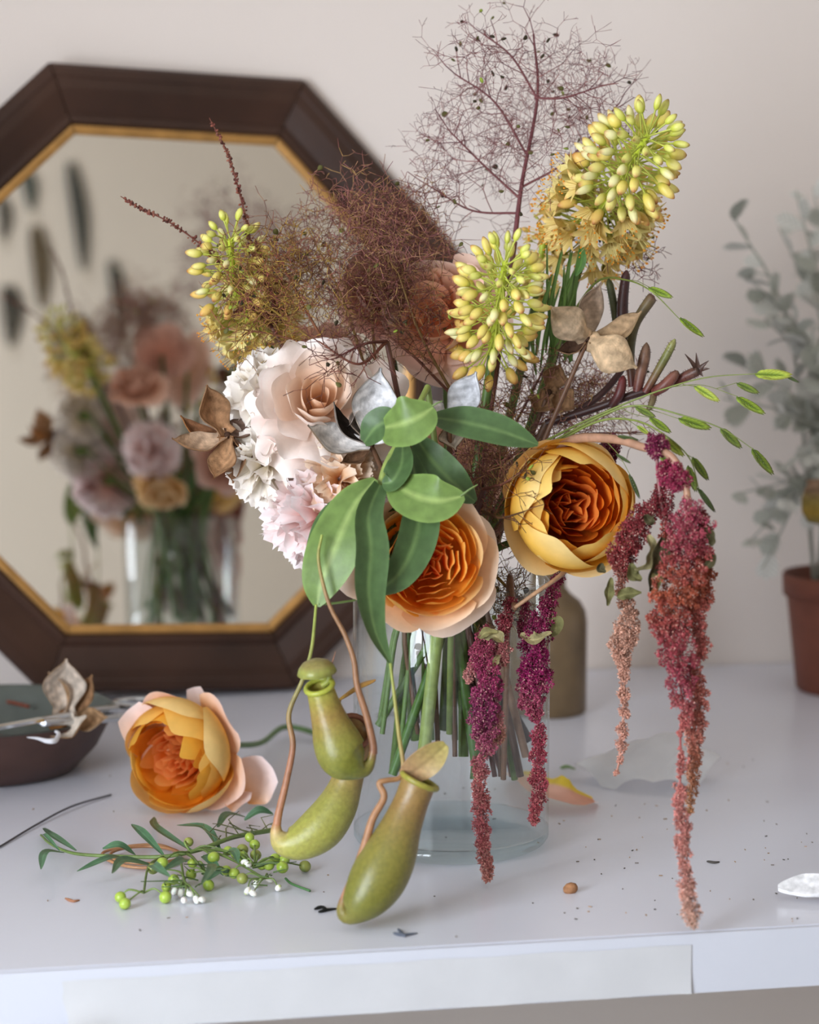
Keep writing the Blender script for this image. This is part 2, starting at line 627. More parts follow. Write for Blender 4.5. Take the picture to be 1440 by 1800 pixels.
def petal_grid(phi, R, al, H, w, curl=0., droop=0., ruf=0., nr=3.0, z0=0., nu=15, nv=10, rim=.04, lap=.05, notch=0.0, tw=0.0):
    al = math.radians(al)
    ph = rng.uniform(0, 6.28)
    v = np.linspace(0.02, 1, nv)[:, None]
    u = np.linspace(-1, 1, nu)[None, :]
    vv = v * (1 - .25 * np.abs(u) ** 2.5 + rim * (np.sin(2.6 * u + ph) + .35 * np.sin(6 * u + 2 * ph) * v ** 6) - notch * np.exp(-(u / .16) ** 2) * v ** 4)
    a = vv * al
    r = R * np.sin(a) / math.sin(min(al, math.pi / 2))
    z = H * (1 - np.cos(a)) / (1 - math.cos(al)) + z0
    k = np.clip((vv - .5) / .5, 0, 1)
    r = r + curl * R * k ** 2
    z = z - droop * R * k ** 2
    r = r * (1 + lap * u)
    z = z + ruf * R * vv ** 3 * np.sin(nr * u + ph)
    r = r + .5 * ruf * R * vv ** 3 * np.cos(nr * 1.3 * u + 2 * ph)
    th = phi + u * w * (1 - .1 * vv) + tw * vv
    return np.stack([r * np.cos(th), r * np.sin(th), z], -1), vv + 0 * u, u + 0 * v


def grad(t, stops):
    """stops: [(pos, colour)]"""
    t = np.asarray(t)
    xs = [s[0] for s in stops]
    return np.stack([np.interp(t, xs, [s[1][i] for s in stops]) for i in range(3)], -1)


def make_rose(rt, center, axis, s, layers, core=None, roll=0.0, tilt_jit=.06):
    M = aframe(center, axis, roll)
    M[:3, :3] *= s
    for L in layers:
        n = L['n']
        off = L.get('off', rng.uniform(0, 6.28))
        for k in range(n):
            j = L.get('jit', .06)
            g, v, u = petal_grid(off + 2 * math.pi * k / n + rng.normal(0, j), L['R'] * (1 + rng.normal(0, j * .6)), L['al'] + rng.normal(0, 3),
                                 L['H'] * (1 + rng.normal(0, j)), L['w'], L.get('curl', 0) * (1 + rng.normal(0, .3)), L.get('droop', 0) * (1 + rng.normal(0, .3)),
                                 L.get('ruf', 0), L.get('nr', 3), L.get('z0', 0), L.get('nu', 15), L.get('nv', 10), L.get('rim', .035), L.get('lap', .05), L.get('notch', .0))
            C = grad(v, L['c'])
            if 'edge' in L:
                e_ = np.clip((v - .80) / .2, 0, 1)[..., None]
                C = C * (1 - e_) + e_ * L['edge']
            C = C * (1 + rng.normal(0, .03))
            MB().grid(xf(M, g), C).build('petal', L.get('m', M_PETAL), rt)
    if core:
        for q in range(core['ns']):
            ph = 2 * math.pi * q / core['ns'] + rng.uniform(-.25, .25)
            for j in range(core['m']):
                f = j / max(1, core['m'] - 1)
                rho = core['r0'] + (core['r1'] - core['r0']) * f
                b = (.10 + .17 * f) * core.get('bw', 1)
                a_ = .10 - .16 * f + rng.normal(0, .03)
                t = np.linspace(-1, 1, 11)[None, :]
                v = np.linspace(0, 1, 6)[:, None]
                top = core['zt'] + core.get('dz', .1) * f + rng.normal(0, .025)
                xr = rho + a_ * t ** 2 + .06 * (v - .3) ** 2 + .022 * np.sin(4 * t + rng.uniform(0, 6)) * v
                yr = b * t * (1 - .15 * v) + .02 * np.sin(3 * v + 5 * t)
                z = core['zb'] + (top - core['zb']) * v * (1 - .10 * t ** 2 + .05 * np.sin(5 * t + rng.uniform(0, 6)))
                th = ph + rng.normal(0, .1)
                g = np.stack([xr * math.cos(th) - yr * math.sin(th), xr * math.sin(th) + yr * math.cos(th), z], -1)
                C = grad(v + 0 * t, core['c'] if f < .6 else core.get('c2', core['c'])) * (1 + rng.normal(0, .05))
                MB().grid(xf(M, g), C).build('inner_petal', M_INNER, rt)


def make_sepals(rt, center, axis, s, c):
    M = aframe(center, axis)
    for k in range(5):
        th = k * 2 * math.pi / 5
        p = np.array([[0.1 * math.cos(th), .1 * math.sin(th), -.05], [.4 * math.cos(th), .4 * math.sin(th), -.1], [.75 * math.cos(th), .75 * math.sin(th), -.25]]) * s
        MB().grid(blade_grid(xf(M, spline(p, 8)), lambda v: .12 * s * math.sin(math.pi * (v * .85 + .12)), -np.asarray(axis), 5)[0], c).build('sepal', M_LEAF, rt)


def blade_grid(path, wfun, nhint, nu=9, fold=0.0, ruf=0.0, rufn=3.0, twist=0.0):
    p = np.asarray(path)
    m = len(p)
    t = np.zeros_like(p)
    t[1:-1] = p[2:] - p[:-2]
    t[0], t[-1] = p[1] - p[0], p[-1] - p[-2]
    t = nz(t)
    us = np.linspace(-1, 1, nu)
    G = np.zeros((m, nu, 3))
    nh = np.asarray(nhint, float)
    ph = rng.uniform(0, 6)
    for i in range(m):
        v = i / (m - 1)
        n0 = nh[i] if nh.ndim == 2 else nh
        s = nz(np.cross(t[i], n0))
        n = np.cross(s, t[i])
        if twist:
            a = twist * v
            s, n = s * math.cos(a) + n * math.sin(a), n * math.cos(a) - s * math.sin(a)
        w = wfun(v)
        for j, u in enumerate(us):
            G[i, j] = p[i] + s * u * w + n * (fold * w * abs(u) ** 1.4 + ruf * w * math.sin(rufn * 6.28 * v + ph + (3.1 if u < 0 else 0)) * abs(u) ** 2)
    return G, us


def leaf(rt, path, w, nhint, c, crib=None, fold=.25, shape=(.9, .05, .9), nv=22, ruf=.05, twist=0.0, name='leaf', m=None, cunder=None):
    """shape: exponent, base offset, span of the half-sine width"""
    ex, b0, sp = shape
    G, us = blade_grid(spline(path, nv), lambda v: w * max(0.02, math.sin(math.pi * min(1, b0 + v * sp)) ** ex), nhint, 11, fold, ruf, 2.0, twist)
    v = np.linspace(0, 1, nv)[:, None]
    C = np.ones((nv, 11, 3)) * c
    C = C * (1 + .10 * np.sin(v * 30 + np.abs(us)[None, :] * 6) * .5)[..., None]
    crib = c * 1.5 if crib is None else crib
    C[:, 5] = crib
    G[:, 5] += 0
    C[:, 0] = C[:, 10] = c * 1.25
    mb = MB().grid(G, C)
    return mb.build(name, m or M_LEAF, rt)


def make_carnation(rt, center, axis, s, n, stops, ruf=.12, spread=115, w=.42, serr=.05):
    M = aframe(center, axis)
    M[:3, :3] *= s
    for i in range(n):
        f = (i + .5) / n
        th = math.radians(spread) * f ** .62
        ph = i * 2.39996 + rng.normal(0, .2)
        d = np.array([math.sin(th) * math.cos(ph), math.sin(th) * math.sin(ph), math.cos(th)])
        e1 = np.array([math.cos(th) * math.cos(ph), math.cos(th) * math.sin(ph), -math.sin(th)])     # away from the axis
        e2 = np.cross(d, e1)
        ro = rng.uniform(-1.0, 1.0)
        s1 = e2 * math.cos(ro) + e1 * math.sin(ro)
        n1 = np.cross(d, s1)
        if n1 @ e1 < 0:
            n1 = -n1
        nu, nv = 17, 8
        u = np.linspace(-1, 1, nu)[None, :]
        v = np.linspace(.12, 1, nv)[:, None]
        L = (1.0 - .12 * (1 - f)) * (1 + rng.normal(0, .05))
        zig = serr * np.where(np.arange(nu) % 2 == 0, 1, -1)[None, :] * v ** 6 * rng.uniform(.5, 1.3, (1, nu))
        vv = v * (1 - .22 * np.abs(u) ** 2.2) + zig
        p1, p2 = rng.uniform(0, 6, 2)
        W = w * vv ** .8
        disp = ruf * vv ** 2.5 * (np.sin(4.2 * u + p1) + .5 * np.sin(9 * u + p2)) + .16 * np.clip(vv - .6, 0, 1) ** 1.5 * 2
        g = (vv * L)[..., None] * d + (u * W)[..., None] * s1 + disp[..., None] * n1
        C = grad(vv, stops) * (1 + rng.normal(0, .03))
        MB().grid(xf(M, g), C).build('petal', M_PETAL, rt)


# ---- foxtail lily
_pd = .62           # share of the floret that is stalk


def bud_mesh(name, cst, cb, cm, ct, fat=1.0):
    mb = MB()
    mb.tube(np.array([[0, 0, z] for z in np.linspace(0, _pd + .04, 4)]), [.016, .015, .016, .022], cst, 5)
    zs = [0, .08, .2, .35, .55, .75, .88, .96, 1.0]
    rs = [.02, .055, .078, .092, .092, .075, .05, .028, .006]
    cs = grad(np.array(zs), [(0, cst), (.2, cb), (.55, cm), (.82, cm), (.95, ct), (1, ct * .7)])
    n = 9
    th = np.linspace(0, 6.2832, n, endpoint=False)
    rib = 1 + .07 * np.cos(3 * th)
    G = np.array([[[r * fat * k * math.cos(t), r * fat * k * math.sin(t), _pd + z * (1 - _pd)] for t, k in zip(th, rib)] for r, z in zip(rs, zs)])
    mb.grid(G, cs, True)
    return mb.mesh(name)


def open_mesh(name, cst, cb, ct, cstam):
    mb = MB()
    mb.tube(np.array([[0, 0, z] for z in np.linspace(0, _pd, 4)]), [.016, .015, .016, .024], cst, 5)
    for k in range(6):
        a = k * math.pi / 3 + .2
        d = np.array([math.cos(a), math.sin(a), 0])
        p = spline([[0, 0, _pd], d * .07 + [0, 0, _pd + .13], d * .17 + [0, 0, _pd + .27], d * .30 + [0, 0, _pd + .36]], 7)
        G, _ = blade_grid(p, lambda v: .088 * math.sin(math.pi * min(1, .12 + v * .86)) ** .7, np.array([0, 0, 1.]) - d * .6, 5, .3)
        mb.grid(G, np.repeat(grad(np.linspace(0, 1, 7), [(0, cst), (.4, cb), (.85, cb), (1, ct)]), 5, 0))
        q = spline([[0, 0, _pd + .03], d * .05 + [0, 0, _pd + .25], d * .12 + [0, 0, _pd + .52]], 5)
        mb.tube(q, .006, cb, 4)
        mb.blob(q[-1], .018, cstam, 6, 4, stretch=1.4)
    return mb.mesh(name)


YG, YL, YO, OR = S('c6cc58'), S('f2e68a'), S('f0c85a'), S('d6a862')
BUDS = [bud_mesh('lily_bud', YG, S('e2dc62'), YL, OR, .95), bud_mesh('lily_bud', YG, S('dde070'), S('f5eeb0'), S('d8b070'), .85),
        bud_mesh('lily_bud', YG, S('ead95e'), S('f3de7c'), S('c98a4c'), 1.05)]
GBUDS = [bud_mesh('lily_bud', YG, S('d2d652'), S('e6e47c'), S('b59450'), .75)]
OBUDS = [bud_mesh('lily_bud', YG, S('eed468'), S('f2ca70'), S('cf8c4c'), 1.1)]
OPEN = [open_mesh('lily_floret', YG, S('f6e69a'), S('e6b672'), S('f2a830')), open_mesh('lily_floret', YG, S('f3d988'), S('dfa05e'), S('f09c22'))]
for me in BUDS + GBUDS + OBUDS + OPEN:
    me.materials.append(M_BUD)


def foxtail(rt, base, tip, R, n, open_to=.3, bend=None, t0=0.0, fatr=1.0, orange=.35, axis_c=None):
    base, tip = np.asarray(base), np.asarray(tip)
    mid = (base + tip) / 2 + (np.zeros(3) if bend is None else np.asarray(bend))
    ax = spline([base, mid, tip], 40)
    axis_c = S('b5c43c') if axis_c is None else axis_c
    MB().tube(ax, np.linspace(.0042, .0022, 40), axis_c, 8).build('spike', M_STEM, rt)
    for i in range(n):
        t = t0 + (1 - t0) * ((i + .5) / n) ** .92
        k = min(38, int(t * 39))
        p = ax[k] + (ax[k + 1] - ax[k]) * (t * 39 - k)
        a = nz(ax[k + 1] - ax[k])
        x = nz(np.cross(a, (0.3, .2, .9)))
        y = np.cross(a, x)
        ph = i * 2.39996 + rng.normal(0, .12)
        out = x * math.cos(ph) + y * math.sin(ph)
        up = -.10 + .40 * t + .8 * max(0, t - .88) / .12 + rng.normal(0, .10)
        d = nz(out + a * up)
        d = nz(d + np.array([0, 0, -.12 * (1 - t)]))
        ln = R * (1.0 if t < .75 else 1.0 - .30 * (t - .75) / .25) * rng.uniform(.84, 1.08)
        if t < open_to * rng.uniform(.7, 1.15):
            me = OPEN[int(rng.integers(2))]
            nm = 'floret'
        elif t > .9:
            me, nm = GBUDS[0], 'bud'
        elif t < orange:
            me, nm = OBUDS[0], 'bud'
        else:
            me, nm = BUDS[int(rng.integers(3))], 'bud'
        M = aframe(p, d, rng.uniform(0, 6))
        f = fatr * R * rng.uniform(.85, 1.1)
        M[:3, 0] *= f
        M[:3, 1] *= f
        M[:3, 2] *= ln
        inst(nm, me, rt, M)


# ---- fine twiggy sprays
def segs_mesh(mb, P0, P1, R0, R1, C):
    d = nz(P1 - P0)
    a = np.where(np.abs(d[:, 2:3]) < .9, np.array([[0, 0, 1.]]), np.array([[1., 0, 0]]))
    u = nz(np.cross(d, a))
    w = np.cross(d, u)
    n = len(P0)
    V = np.zeros((n, 6, 3))
    for k in range(3):
        th = k * 2.0944
        o = u * math.cos(th) + w * math.sin(th)
        V[:, k] = P0 + o * R0[:, None]
        V[:, 3 + k] = P1 + o * R1[:, None]
    base = (np.arange(n) * 6)[:, None]
    q = np.concatenate([base + np.array([[k, (k + 1) % 3, 3 + (k + 1) % 3, 3 + k]]) for k in range(3)])
    mb.add(V.reshape(-1, 3), q, np.repeat(C, 6, 0))


def ellipsoid(c, ax, ay, az):
    """axes along camera right, up and depth"""
    c = np.asarray(c)

    def f(p):
        q = p - c
        return ((q @ RT) / ax) ** 2 + ((q @ UP) / ay) ** 2 + ((q @ FW) / az) ** 2
    return f


SEEDM = []
for cc, nm in ((S('5d5a30'), 'a'), (S('3c3424'), 'b'), (S('8a9a3c'), 'c')):
    mb_ = MB()
    G_ = np.array([[[r * math.cos(t) * 1.0, r * .45 * math.sin(t), z] for t in np.linspace(0, 6.2832, 8, endpoint=False)]
                   for r, z in ((.03, 0), (.22, .18), (.40, .45), (.42, .68), (.28, .9), (.04, 1.0))])
    mb_.grid(G_, cc, True)
    me_ = mb_.mesh('seed')
    me_.materials.append(M_TWIG)
    SEEDM.append(me_)


def grow(starts, env, depth, L, r, seed, cfun, wig=.25, ang=(24, 58), shrink=.74, tri=.35, curl=0.0, limit=9000, hairs=2, rmin=.00026):
    """starts: (point, direction); returns segment arrays and end points"""
    g = np.random.default_rng(seed)
    st = [(np.asarray(p, float), nz(d), L * g.uniform(.8, 1.2), r, depth) for p, d in starts]
    A, B, RA, RB, C, ends = [], [], [], [], [], []
    while st and len(A) < limit:
        p, d, l, rr, dep = st.pop(int(g.integers(min(24, len(st)))))
        for h in range(2):
            d = nz(d + g.normal(0, wig * .5, 3))
            q = p + d * l * .5
            A.append(p); B.append(q); RA.append(rr); RB.append(rr * .86); C.append(cfun(g, dep))
            rr = max(rr * .86, rmin)
            p = q
        if env(p) > 1 + g.normal(0, .5):
            ends.append((p, d))
            continue
        if dep <= 0:
            ends.append((p, d))
            for _ in range(hairs):
                dd = nz(d + g.normal(0, .65, 3))
                q = p + dd * l * g.uniform(.4, 1.0)
                A.append(p); B.append(q); RA.append(rr * .85); RB.append(rr * .65); C.append(cfun(g, -1))
                q2 = q + nz(dd + g.normal(0, .6, 3)) * l * .4
                A.append(q); B.append(q2); RA.append(rr * .65); RB.append(rr * .45); C.append(cfun(g, -1))
            continue
        nb = 3 if g.random() < tri else 2
        a = nz(np.cross(d, g.normal(0, 1, 3)))
        b = np.cross(d, a)
        o = g.uniform(0, 6.28)
        for k in range(nb):
            th = math.radians(g.uniform(*ang))
            w = a * math.cos(o + 6.28 * k / nb) + b * math.sin(o + 6.28 * k / nb)
            st.append((p, nz(d * math.cos(th) + w * math.sin(th)), l * shrink * g.uniform(.75, 1.25), rr * .82, dep - 1))
    return (np.array(A), np.array(B), np.array(RA), np.array(RB), np.array(C)), ends


def smoke(rt, stems, env, depth, L, r, seed, cfun, seeds=20, nside=9, side_ang=60, seedsize=.0042, limit=9000, seedkind=None, **kw):
    """stems: list of (path px rows, r0, r1)"""
    starts = []
    g = np.random.default_rng(seed + 99)
    for path, r0, r1, c in stems:
        p = spline(path, 30)
        MB().tube(p, np.linspace(r0, r1, 30), c, 6).build('stem', M_TWIG, rt)
        for i in range(nside):
            f = .25 + .75 * (i + .5) / nside
            k = min(28, int(f * 29))
            t = nz(p[k + 1] - p[k])
            a = nz(np.cross(t, g.normal(0, 1, 3)))
            th = math.radians(side_ang * (1.15 - .5 * f) + g.normal(0, 8))
            starts.append((p[k], nz(t * math.cos(th) + a * math.sin(th))))
        starts.append((p[-1], nz(p[-1] - p[-2])))
    seg, ends = grow(starts, env, depth, L, r, seed, cfun, limit=limit, **kw)
    mb = MB()
    segs_mesh(mb, *seg)
    stuff(mb.build('filaments', M_TWIG, rt))
    g.shuffle(ends)
    for p, d in ends[:seeds]:
        M = aframe(p, nz(d + g.normal(0, .4, 3)), g.uniform(0, 6))
        M[:3, :3] *= seedsize * g.uniform(.8, 1.35)
        inst('seed', SEEDM[int(g.choice(3, p=seedkind or [.5, .38, .12]))], rt, M)


def cmix(*cs):
    cs = [np.asarray(c) for c in cs]

    def f(g, dep):
        c = cs[int(g.integers(len(cs)))]
        return c * g.uniform(.8, 1.2)
    return f


# ---- amaranth tassels
def tassel(rt, rows, stops, seed, dens=1.0, name='tassel', fl=4.3):
    """rows: px, py, depth, radius in px; stops along the length"""
    g = np.random.default_rng(seed)
    rows = np.asarray(rows, float)
    sp = spline(rows, 140)
    pts = np.array([P(*q[:3]) for q in sp])
    seglen = np.linalg.norm(np.diff(pts, axis=0), axis=1)
    cum = np.concatenate([[0], np.cumsum(seglen)])
    rad = np.clip(sp[:, 3] * 1.12 + .8, 2.5, 99) * sp[:, 2] / F
    unit = 1.45 / F
    mb = MB()
    MB().tube(pts, .0008, grad(np.linspace(0, 1, 140), stops) * .8, 5).build('tassel_core', M_TWIG, rt)
    # clump centres, more of them where the tassel is fat
    w = np.clip(rad / unit / 9.0, .6, None) ** 1.6
    w = w / w.sum()
    ncl = int(1.3 * dens * cum[-1] / unit / 4.0 * np.mean(np.clip(rad / unit / 10, .7, 9)) ** 1.2)
    idx = g.choice(140, ncl, p=w)
    cr = np.minimum(rad[idx] * .62, g.uniform(6, 10.5, ncl) * unit)
    off = nz(g.normal(0, 1, (ncl, 3))) * ((rad[idx] - cr * .8).clip(0) * g.uniform(.25, 1, ncl) ** .5)[:, None]
    off[:, 2] *= .6
    ctr = pts[idx] + off + g.normal(0, 1.2, (ncl, 3)) * unit
    k = 40
    dirs = nz(g.normal(0, 1, (ncl, k, 3)))
    dirs = nz(dirs + off[:, None, :] / (rad[idx][:, None, None] + 1e-6) * .8)
    cpos = ctr[:, None, :] + dirs * cr[:, None, None] * g.uniform(.45, 1.0, (ncl, k, 1))
    N = ncl * k
    cpos = cpos.reshape(-1, 3)
    dd = nz(dirs.reshape(-1, 3) + g.normal(0, .35, (N, 3)))
    a = nz(np.cross(dd, g.normal(0, 1, (N, 3))))
    b = np.cross(dd, a)
    ln = (fl * unit * g.uniform(.7, 1.3, N))[:, None]
    wd_ = ln * .30
    V = np.stack([cpos - dd * ln * .4, cpos + a * wd_, cpos - a * wd_ * .5 + b * wd_ * .87, cpos - a * wd_ * .5 - b * wd_ * .87, cpos + dd * ln * .6], 1)
    base = (np.arange(N) * 5)[:, None]
    tri = np.concatenate([base + np.array([t]) for t in ([0, 2, 1], [0, 3, 2], [0, 1, 3], [4, 1, 2], [4, 2, 3], [4, 3, 1])])
    tt = np.repeat(cum[idx] / cum[-1], k)
    C = grad(tt, stops) * 1.22 * g.uniform(.55, 1.35, (N, 1)) * np.repeat(g.uniform(.8, 1.15, ncl), k)[:, None]
    pale = g.random(N) < .10
    C[pale] = C[pale] * .5 + S('f0c9b4') * .5
    mb.add(V.reshape(-1, 3), tri, np.repeat(C, 5, 0))
    return stuff(mb.build(name, M_FLOSS, rt, False))


# ---- dried seed pods
def carpel(rt, p0, p1, w, face, cin, cout, cup=.55, bulge=.25, tip=.16, name='carpel', nv=24, nu=11):
    p0, p1 = np.asarray(p0, float), np.asarray(p1, float)
    d = p1 - p0
    L = np.linalg.norm(d)
    face = nz(np.asarray(face, float) - nz(d) * (np.asarray(face) @ nz(d)))
    path = spline([p0, p0 + d * .35 - face * L * bulge * .8, p0 + d * .7 - face * L * bulge * .7, p1 + face * L * .06], nv)
    ph = rng.uniform(0, 6)

    def wf(v):
        body = math.sin(math.pi * min(1, v / .93) ** 1.2) ** .62 if v < .93 else 0.0
        return w * 1.12 * max(body, .10 * (1.05 - v) / .2 + .015, .06 if v < .05 else 0)
    G, us = blade_grid(path, wf, face, nu, cup, .06, 1.5)
    # outer shell
    nrm = np.cross(np.gradient(G, axis=0), np.gradient(G, axis=1))
    nrm = nz(nrm)
    if np.mean(nrm @ face) < 0:
        nrm = -nrm
    O = G - nrm * .0008
    V = np.linspace(0, 1, nv)[:, None, None]
    U = np.abs(us)[None, :, None]
    ci = cin * (.85 + .13 * np.sin(V * 31 + U * 9 + ph) + .10 * np.sin(U * 25 - V * 9)) * (1 - .35 * (U > .95))
    co = cout * (.88 + .12 * np.sin(V * 8 + U * 24 + ph) + .08 * np.sin(V * 40)) * (1 - .3 * (U > .95))
    mb = MB().grid(G, ci + 0 * G).grid(O, co + 0 * G)
    for a_, b_ in ((G[:, 0], O[:, 0]), (G[:, -1], O[:, -1])):
        mb.grid(np.stack([a_, b_], 1), cout * .6)
    return mb.build(name, M_DRY, rt)


# ---- grass spikelet (unit length along x, flat towards z)
def spikelet_mesh(name, c0, c1, c2):
    mb = MB()
    mb.tube(np.array([[0, 0, 0], [.3, 0, 0], [.7, 0, 0]]), [.02, .025, .01], c0, 5)
    for k in range(7):
        x0 = .02 + .105 * k
        for sg in (-1, 1):
            x = x0 + (.05 if sg > 0 else 0)
            spread = .17 * math.sin(math.pi * min(1, .25 + k / 9))
            p = spline([[x, 0, .01 * sg], [x + .12, sg * spread * .62, .015 * sg], [min(1.0, x + .33), sg * spread * .82, .0]], 7)
            G, _ = blade_grid(p, lambda v: .052 * math.sin(math.pi * min(1, .15 + .84 * v)) ** .7, (0, 0, 1), 5, -.5)
            cc = grad(np.linspace(0, 1, 7), [(0, c0), (.5, c1), (1, c2)])
            mb.grid(G, np.repeat(cc, 5, 0))
    me = mb.mesh(name)
    me.materials.append(M_GRASS)
    return me


SPK = [spikelet_mesh('spikelet', S('5d7222'), S('92aa36'), S('4f4a26')), spikelet_mesh('spikelet', S('4f6220'), S('76882e'), S('443a28')),
       spikelet_mesh('spikelet', S('748a30'), S('b5c44c'), S('7a7434')), spikelet_mesh('spikelet', S('3f4f24'), S('4d5a2a'), S('3b3424'))]


# ---- pitchers
def pitcher(rt, rows, cols_, mouth_axis, lip=.0032, name='pitcher', clip_c=None):
    """rows: px py depth radius(px); the last row is the mouth"""
    rows = np.asarray(rows, float)
    sp = spline(rows, 44)
    pts = np.array([P(*q[:3]) for q in sp])
    rad = sp[:, 3] * sp[:, 2] / F
    mb = MB()
    n = 22
    t = np.gradient(pts, axis=0)
    t = nz(t)
    ma = nz(mouth_axis)
    u = nz(np.cross(t[0], FW))
    th = np.linspace(0, 6.2832, n, endpoint=False)
    G = np.zeros((44, n, 3))
    for k in range(44):
        f = max(0, (k - 34) / 9) ** 1.5
        tk = nz(t[k] * (1 - f) + ma * f)
        u = nz(u - tk * (u @ tk))
        w = np.cross(tk, u)
        G[k] = pts[k] + rad[k] * (np.cos(th)[:, None] * u + np.sin(th)[:, None] * w)
    C = grad(np.linspace(0, 1, 44), cols_)
    C = np.repeat(C[:, None, :], n, 1)
    # outer skin, then down the inside
    mb.grid(G, C, True)
    inner = G[40:28:-2].copy()
    cen = pts[40:28:-2]
    inner = cen[:, None, :] + (inner - cen[:, None, :]) * .93
    Gi = np.concatenate([G[-1:], (G[-1:] - pts[-1]) * .93 + pts[-1], inner])
    mb.grid(Gi, cols_[-1][1], True)
    body = mb.build(name, M_PITCH, rt)
    ring = np.vstack([G[-1], G[-1][:2]])
    MB().tube(ring + ma * .0006, lip * .62, clip_c if clip_c is not None else cols_[-1][1] * 1.1, 8).build('lip', M_PITCH, body)
    return body


def lid(rt, p0, p1, w, face, c, c2, cup=-.35, name='lid', tipn=.55):
    G, us = blade_grid(spline([p0, (np.asarray(p0) + p1) / 2 + nz(face) * np.linalg.norm(np.asarray(p1) - p0) * .10, p1], 14),
                       lambda v: w * max(.05, math.sin(math.pi * min(1, .07 + v * .9)) ** tipn), face, 11, cup)
    V = np.linspace(0, 1, 14)[:, None, None]
    Cc = c * (1 - V) + c2 * V + 0 * G
    Cc = Cc * (1 - .25 * (np.abs(us) < .1)[None, :, None])
    nr = nz(np.cross(np.gradient(G, axis=0), np.gradient(G, axis=1)))
    O = G + nr * .0007
    mb = MB().grid(G, Cc).grid(O, Cc * .92)
    for k in (0, -1):
        mb.grid(np.stack([G[:, k], O[:, k]], 1), c)
    return mb.build(name, M_PITCH, rt)


def pxpath(rows):
    return np.array([P(*r) for r in rows])


def tendril(rt, rows, r, stops, name='tendril', n=50):
    p = spline(pxpath(rows), n)
    rr = np.broadcast_to(np.asarray(r, float), (2,)) if np.ndim(r) else np.array([r, r])
    return MB().tube(p, np.linspace(rr[0], rr[1], n), grad(np.linspace(0, 1, n), stops), 8).build(name, M_STEM, rt)

# ================================================================== the bouquet
def flower(name, label, cat, end, group=None):
    return thing(name, label, cat, end, group)


# ---- yellow cupped rose on the right
e_ = vend(905, 1370, .00)
yr = flower('garden_rose', 'yellow cupped rose with a deep orange heart above the hanging amaranth', 'rose', e_)
ax_ = cdir(.22, .03, 1)
c_ = P(982, 893, 1.505)
yel, yel2, ora, deep = S('f5b838'), S('f2a41a'), S('e88c24'), S('d06a20')
make_rose(yr, c_, ax_, .047, [
    dict(n=4, R=1.06, al=84, H=.72, w=.85, curl=.10, droop=.25, ruf=.05, nr=2.6, c=[(0, yel2), (.6, S('f6c568')), (1, S('f9daa0'))], off=.7, jit=.09, nv=12),
    dict(n=5, R=1.0, al=96, H=.90, w=.80, curl=.0, ruf=.02, c=[(0, yel2), (.7, yel), (1, S('f8d480'))], off=.1, nv=12),
    dict(n=4, R=.95, al=134, H=1.20, w=1.0, ruf=.012, c=[(0, yel2), (.5, S('f5b634')), (.8, S('f7c658')), (1, S('f9dc94'))], off=2.6, nv=15, nu=17, rim=.03, jit=.03),
    dict(n=5, R=.88, al=138, H=1.18, w=.84, ruf=.02, c=[(0, yel2), (.7, S('f5b22e')), (1, S('f8d478'))], off=1.3, nv=14, rim=.04, jit=.03),
    dict(n=6, R=.78, al=128, H=1.12, w=.68, ruf=.025, c=[(0, ora), (.75, S('f2ac34')), (1, S('f7cf72'))], off=.2, rim=.04, m=M_INNER),
    dict(n=7, R=.68, al=116, H=1.04, w=.54, ruf=.02, c=[(0, ora), (.7, S('ee9a2c')), (1, S('f4b848'))], off=.9, rim=.04, m=M_INNER),
    dict(n=8, R=.58, al=106, H=.98, w=.44, ruf=.02, c=[(0, deep), (.7, S('e98a2a')), (1, S('f0a238'))], off=.4, m=M_INNER),
    dict(n=8, R=.48, al=100, H=.92, w=.38, ruf=.02, c=[(0, deep), (.7, S('e07a26')), (1, S('ea8e30'))], off=.1, m=M_INNER),
], core=dict(ns=5, m=3, r0=.06, r1=.34, zb=.2, zt=.80, dz=.08, bw=1.25, c=[(0, S('d0661e')), (.7, S('e88234')), (1, S('f29c4a'))]))
add_stem(yr, c_ - ax_ * .004, e_, .0028, S('56692f'))
make_sepals(yr, c_ - ax_ * .002, ax_, .04, S('55703a'))

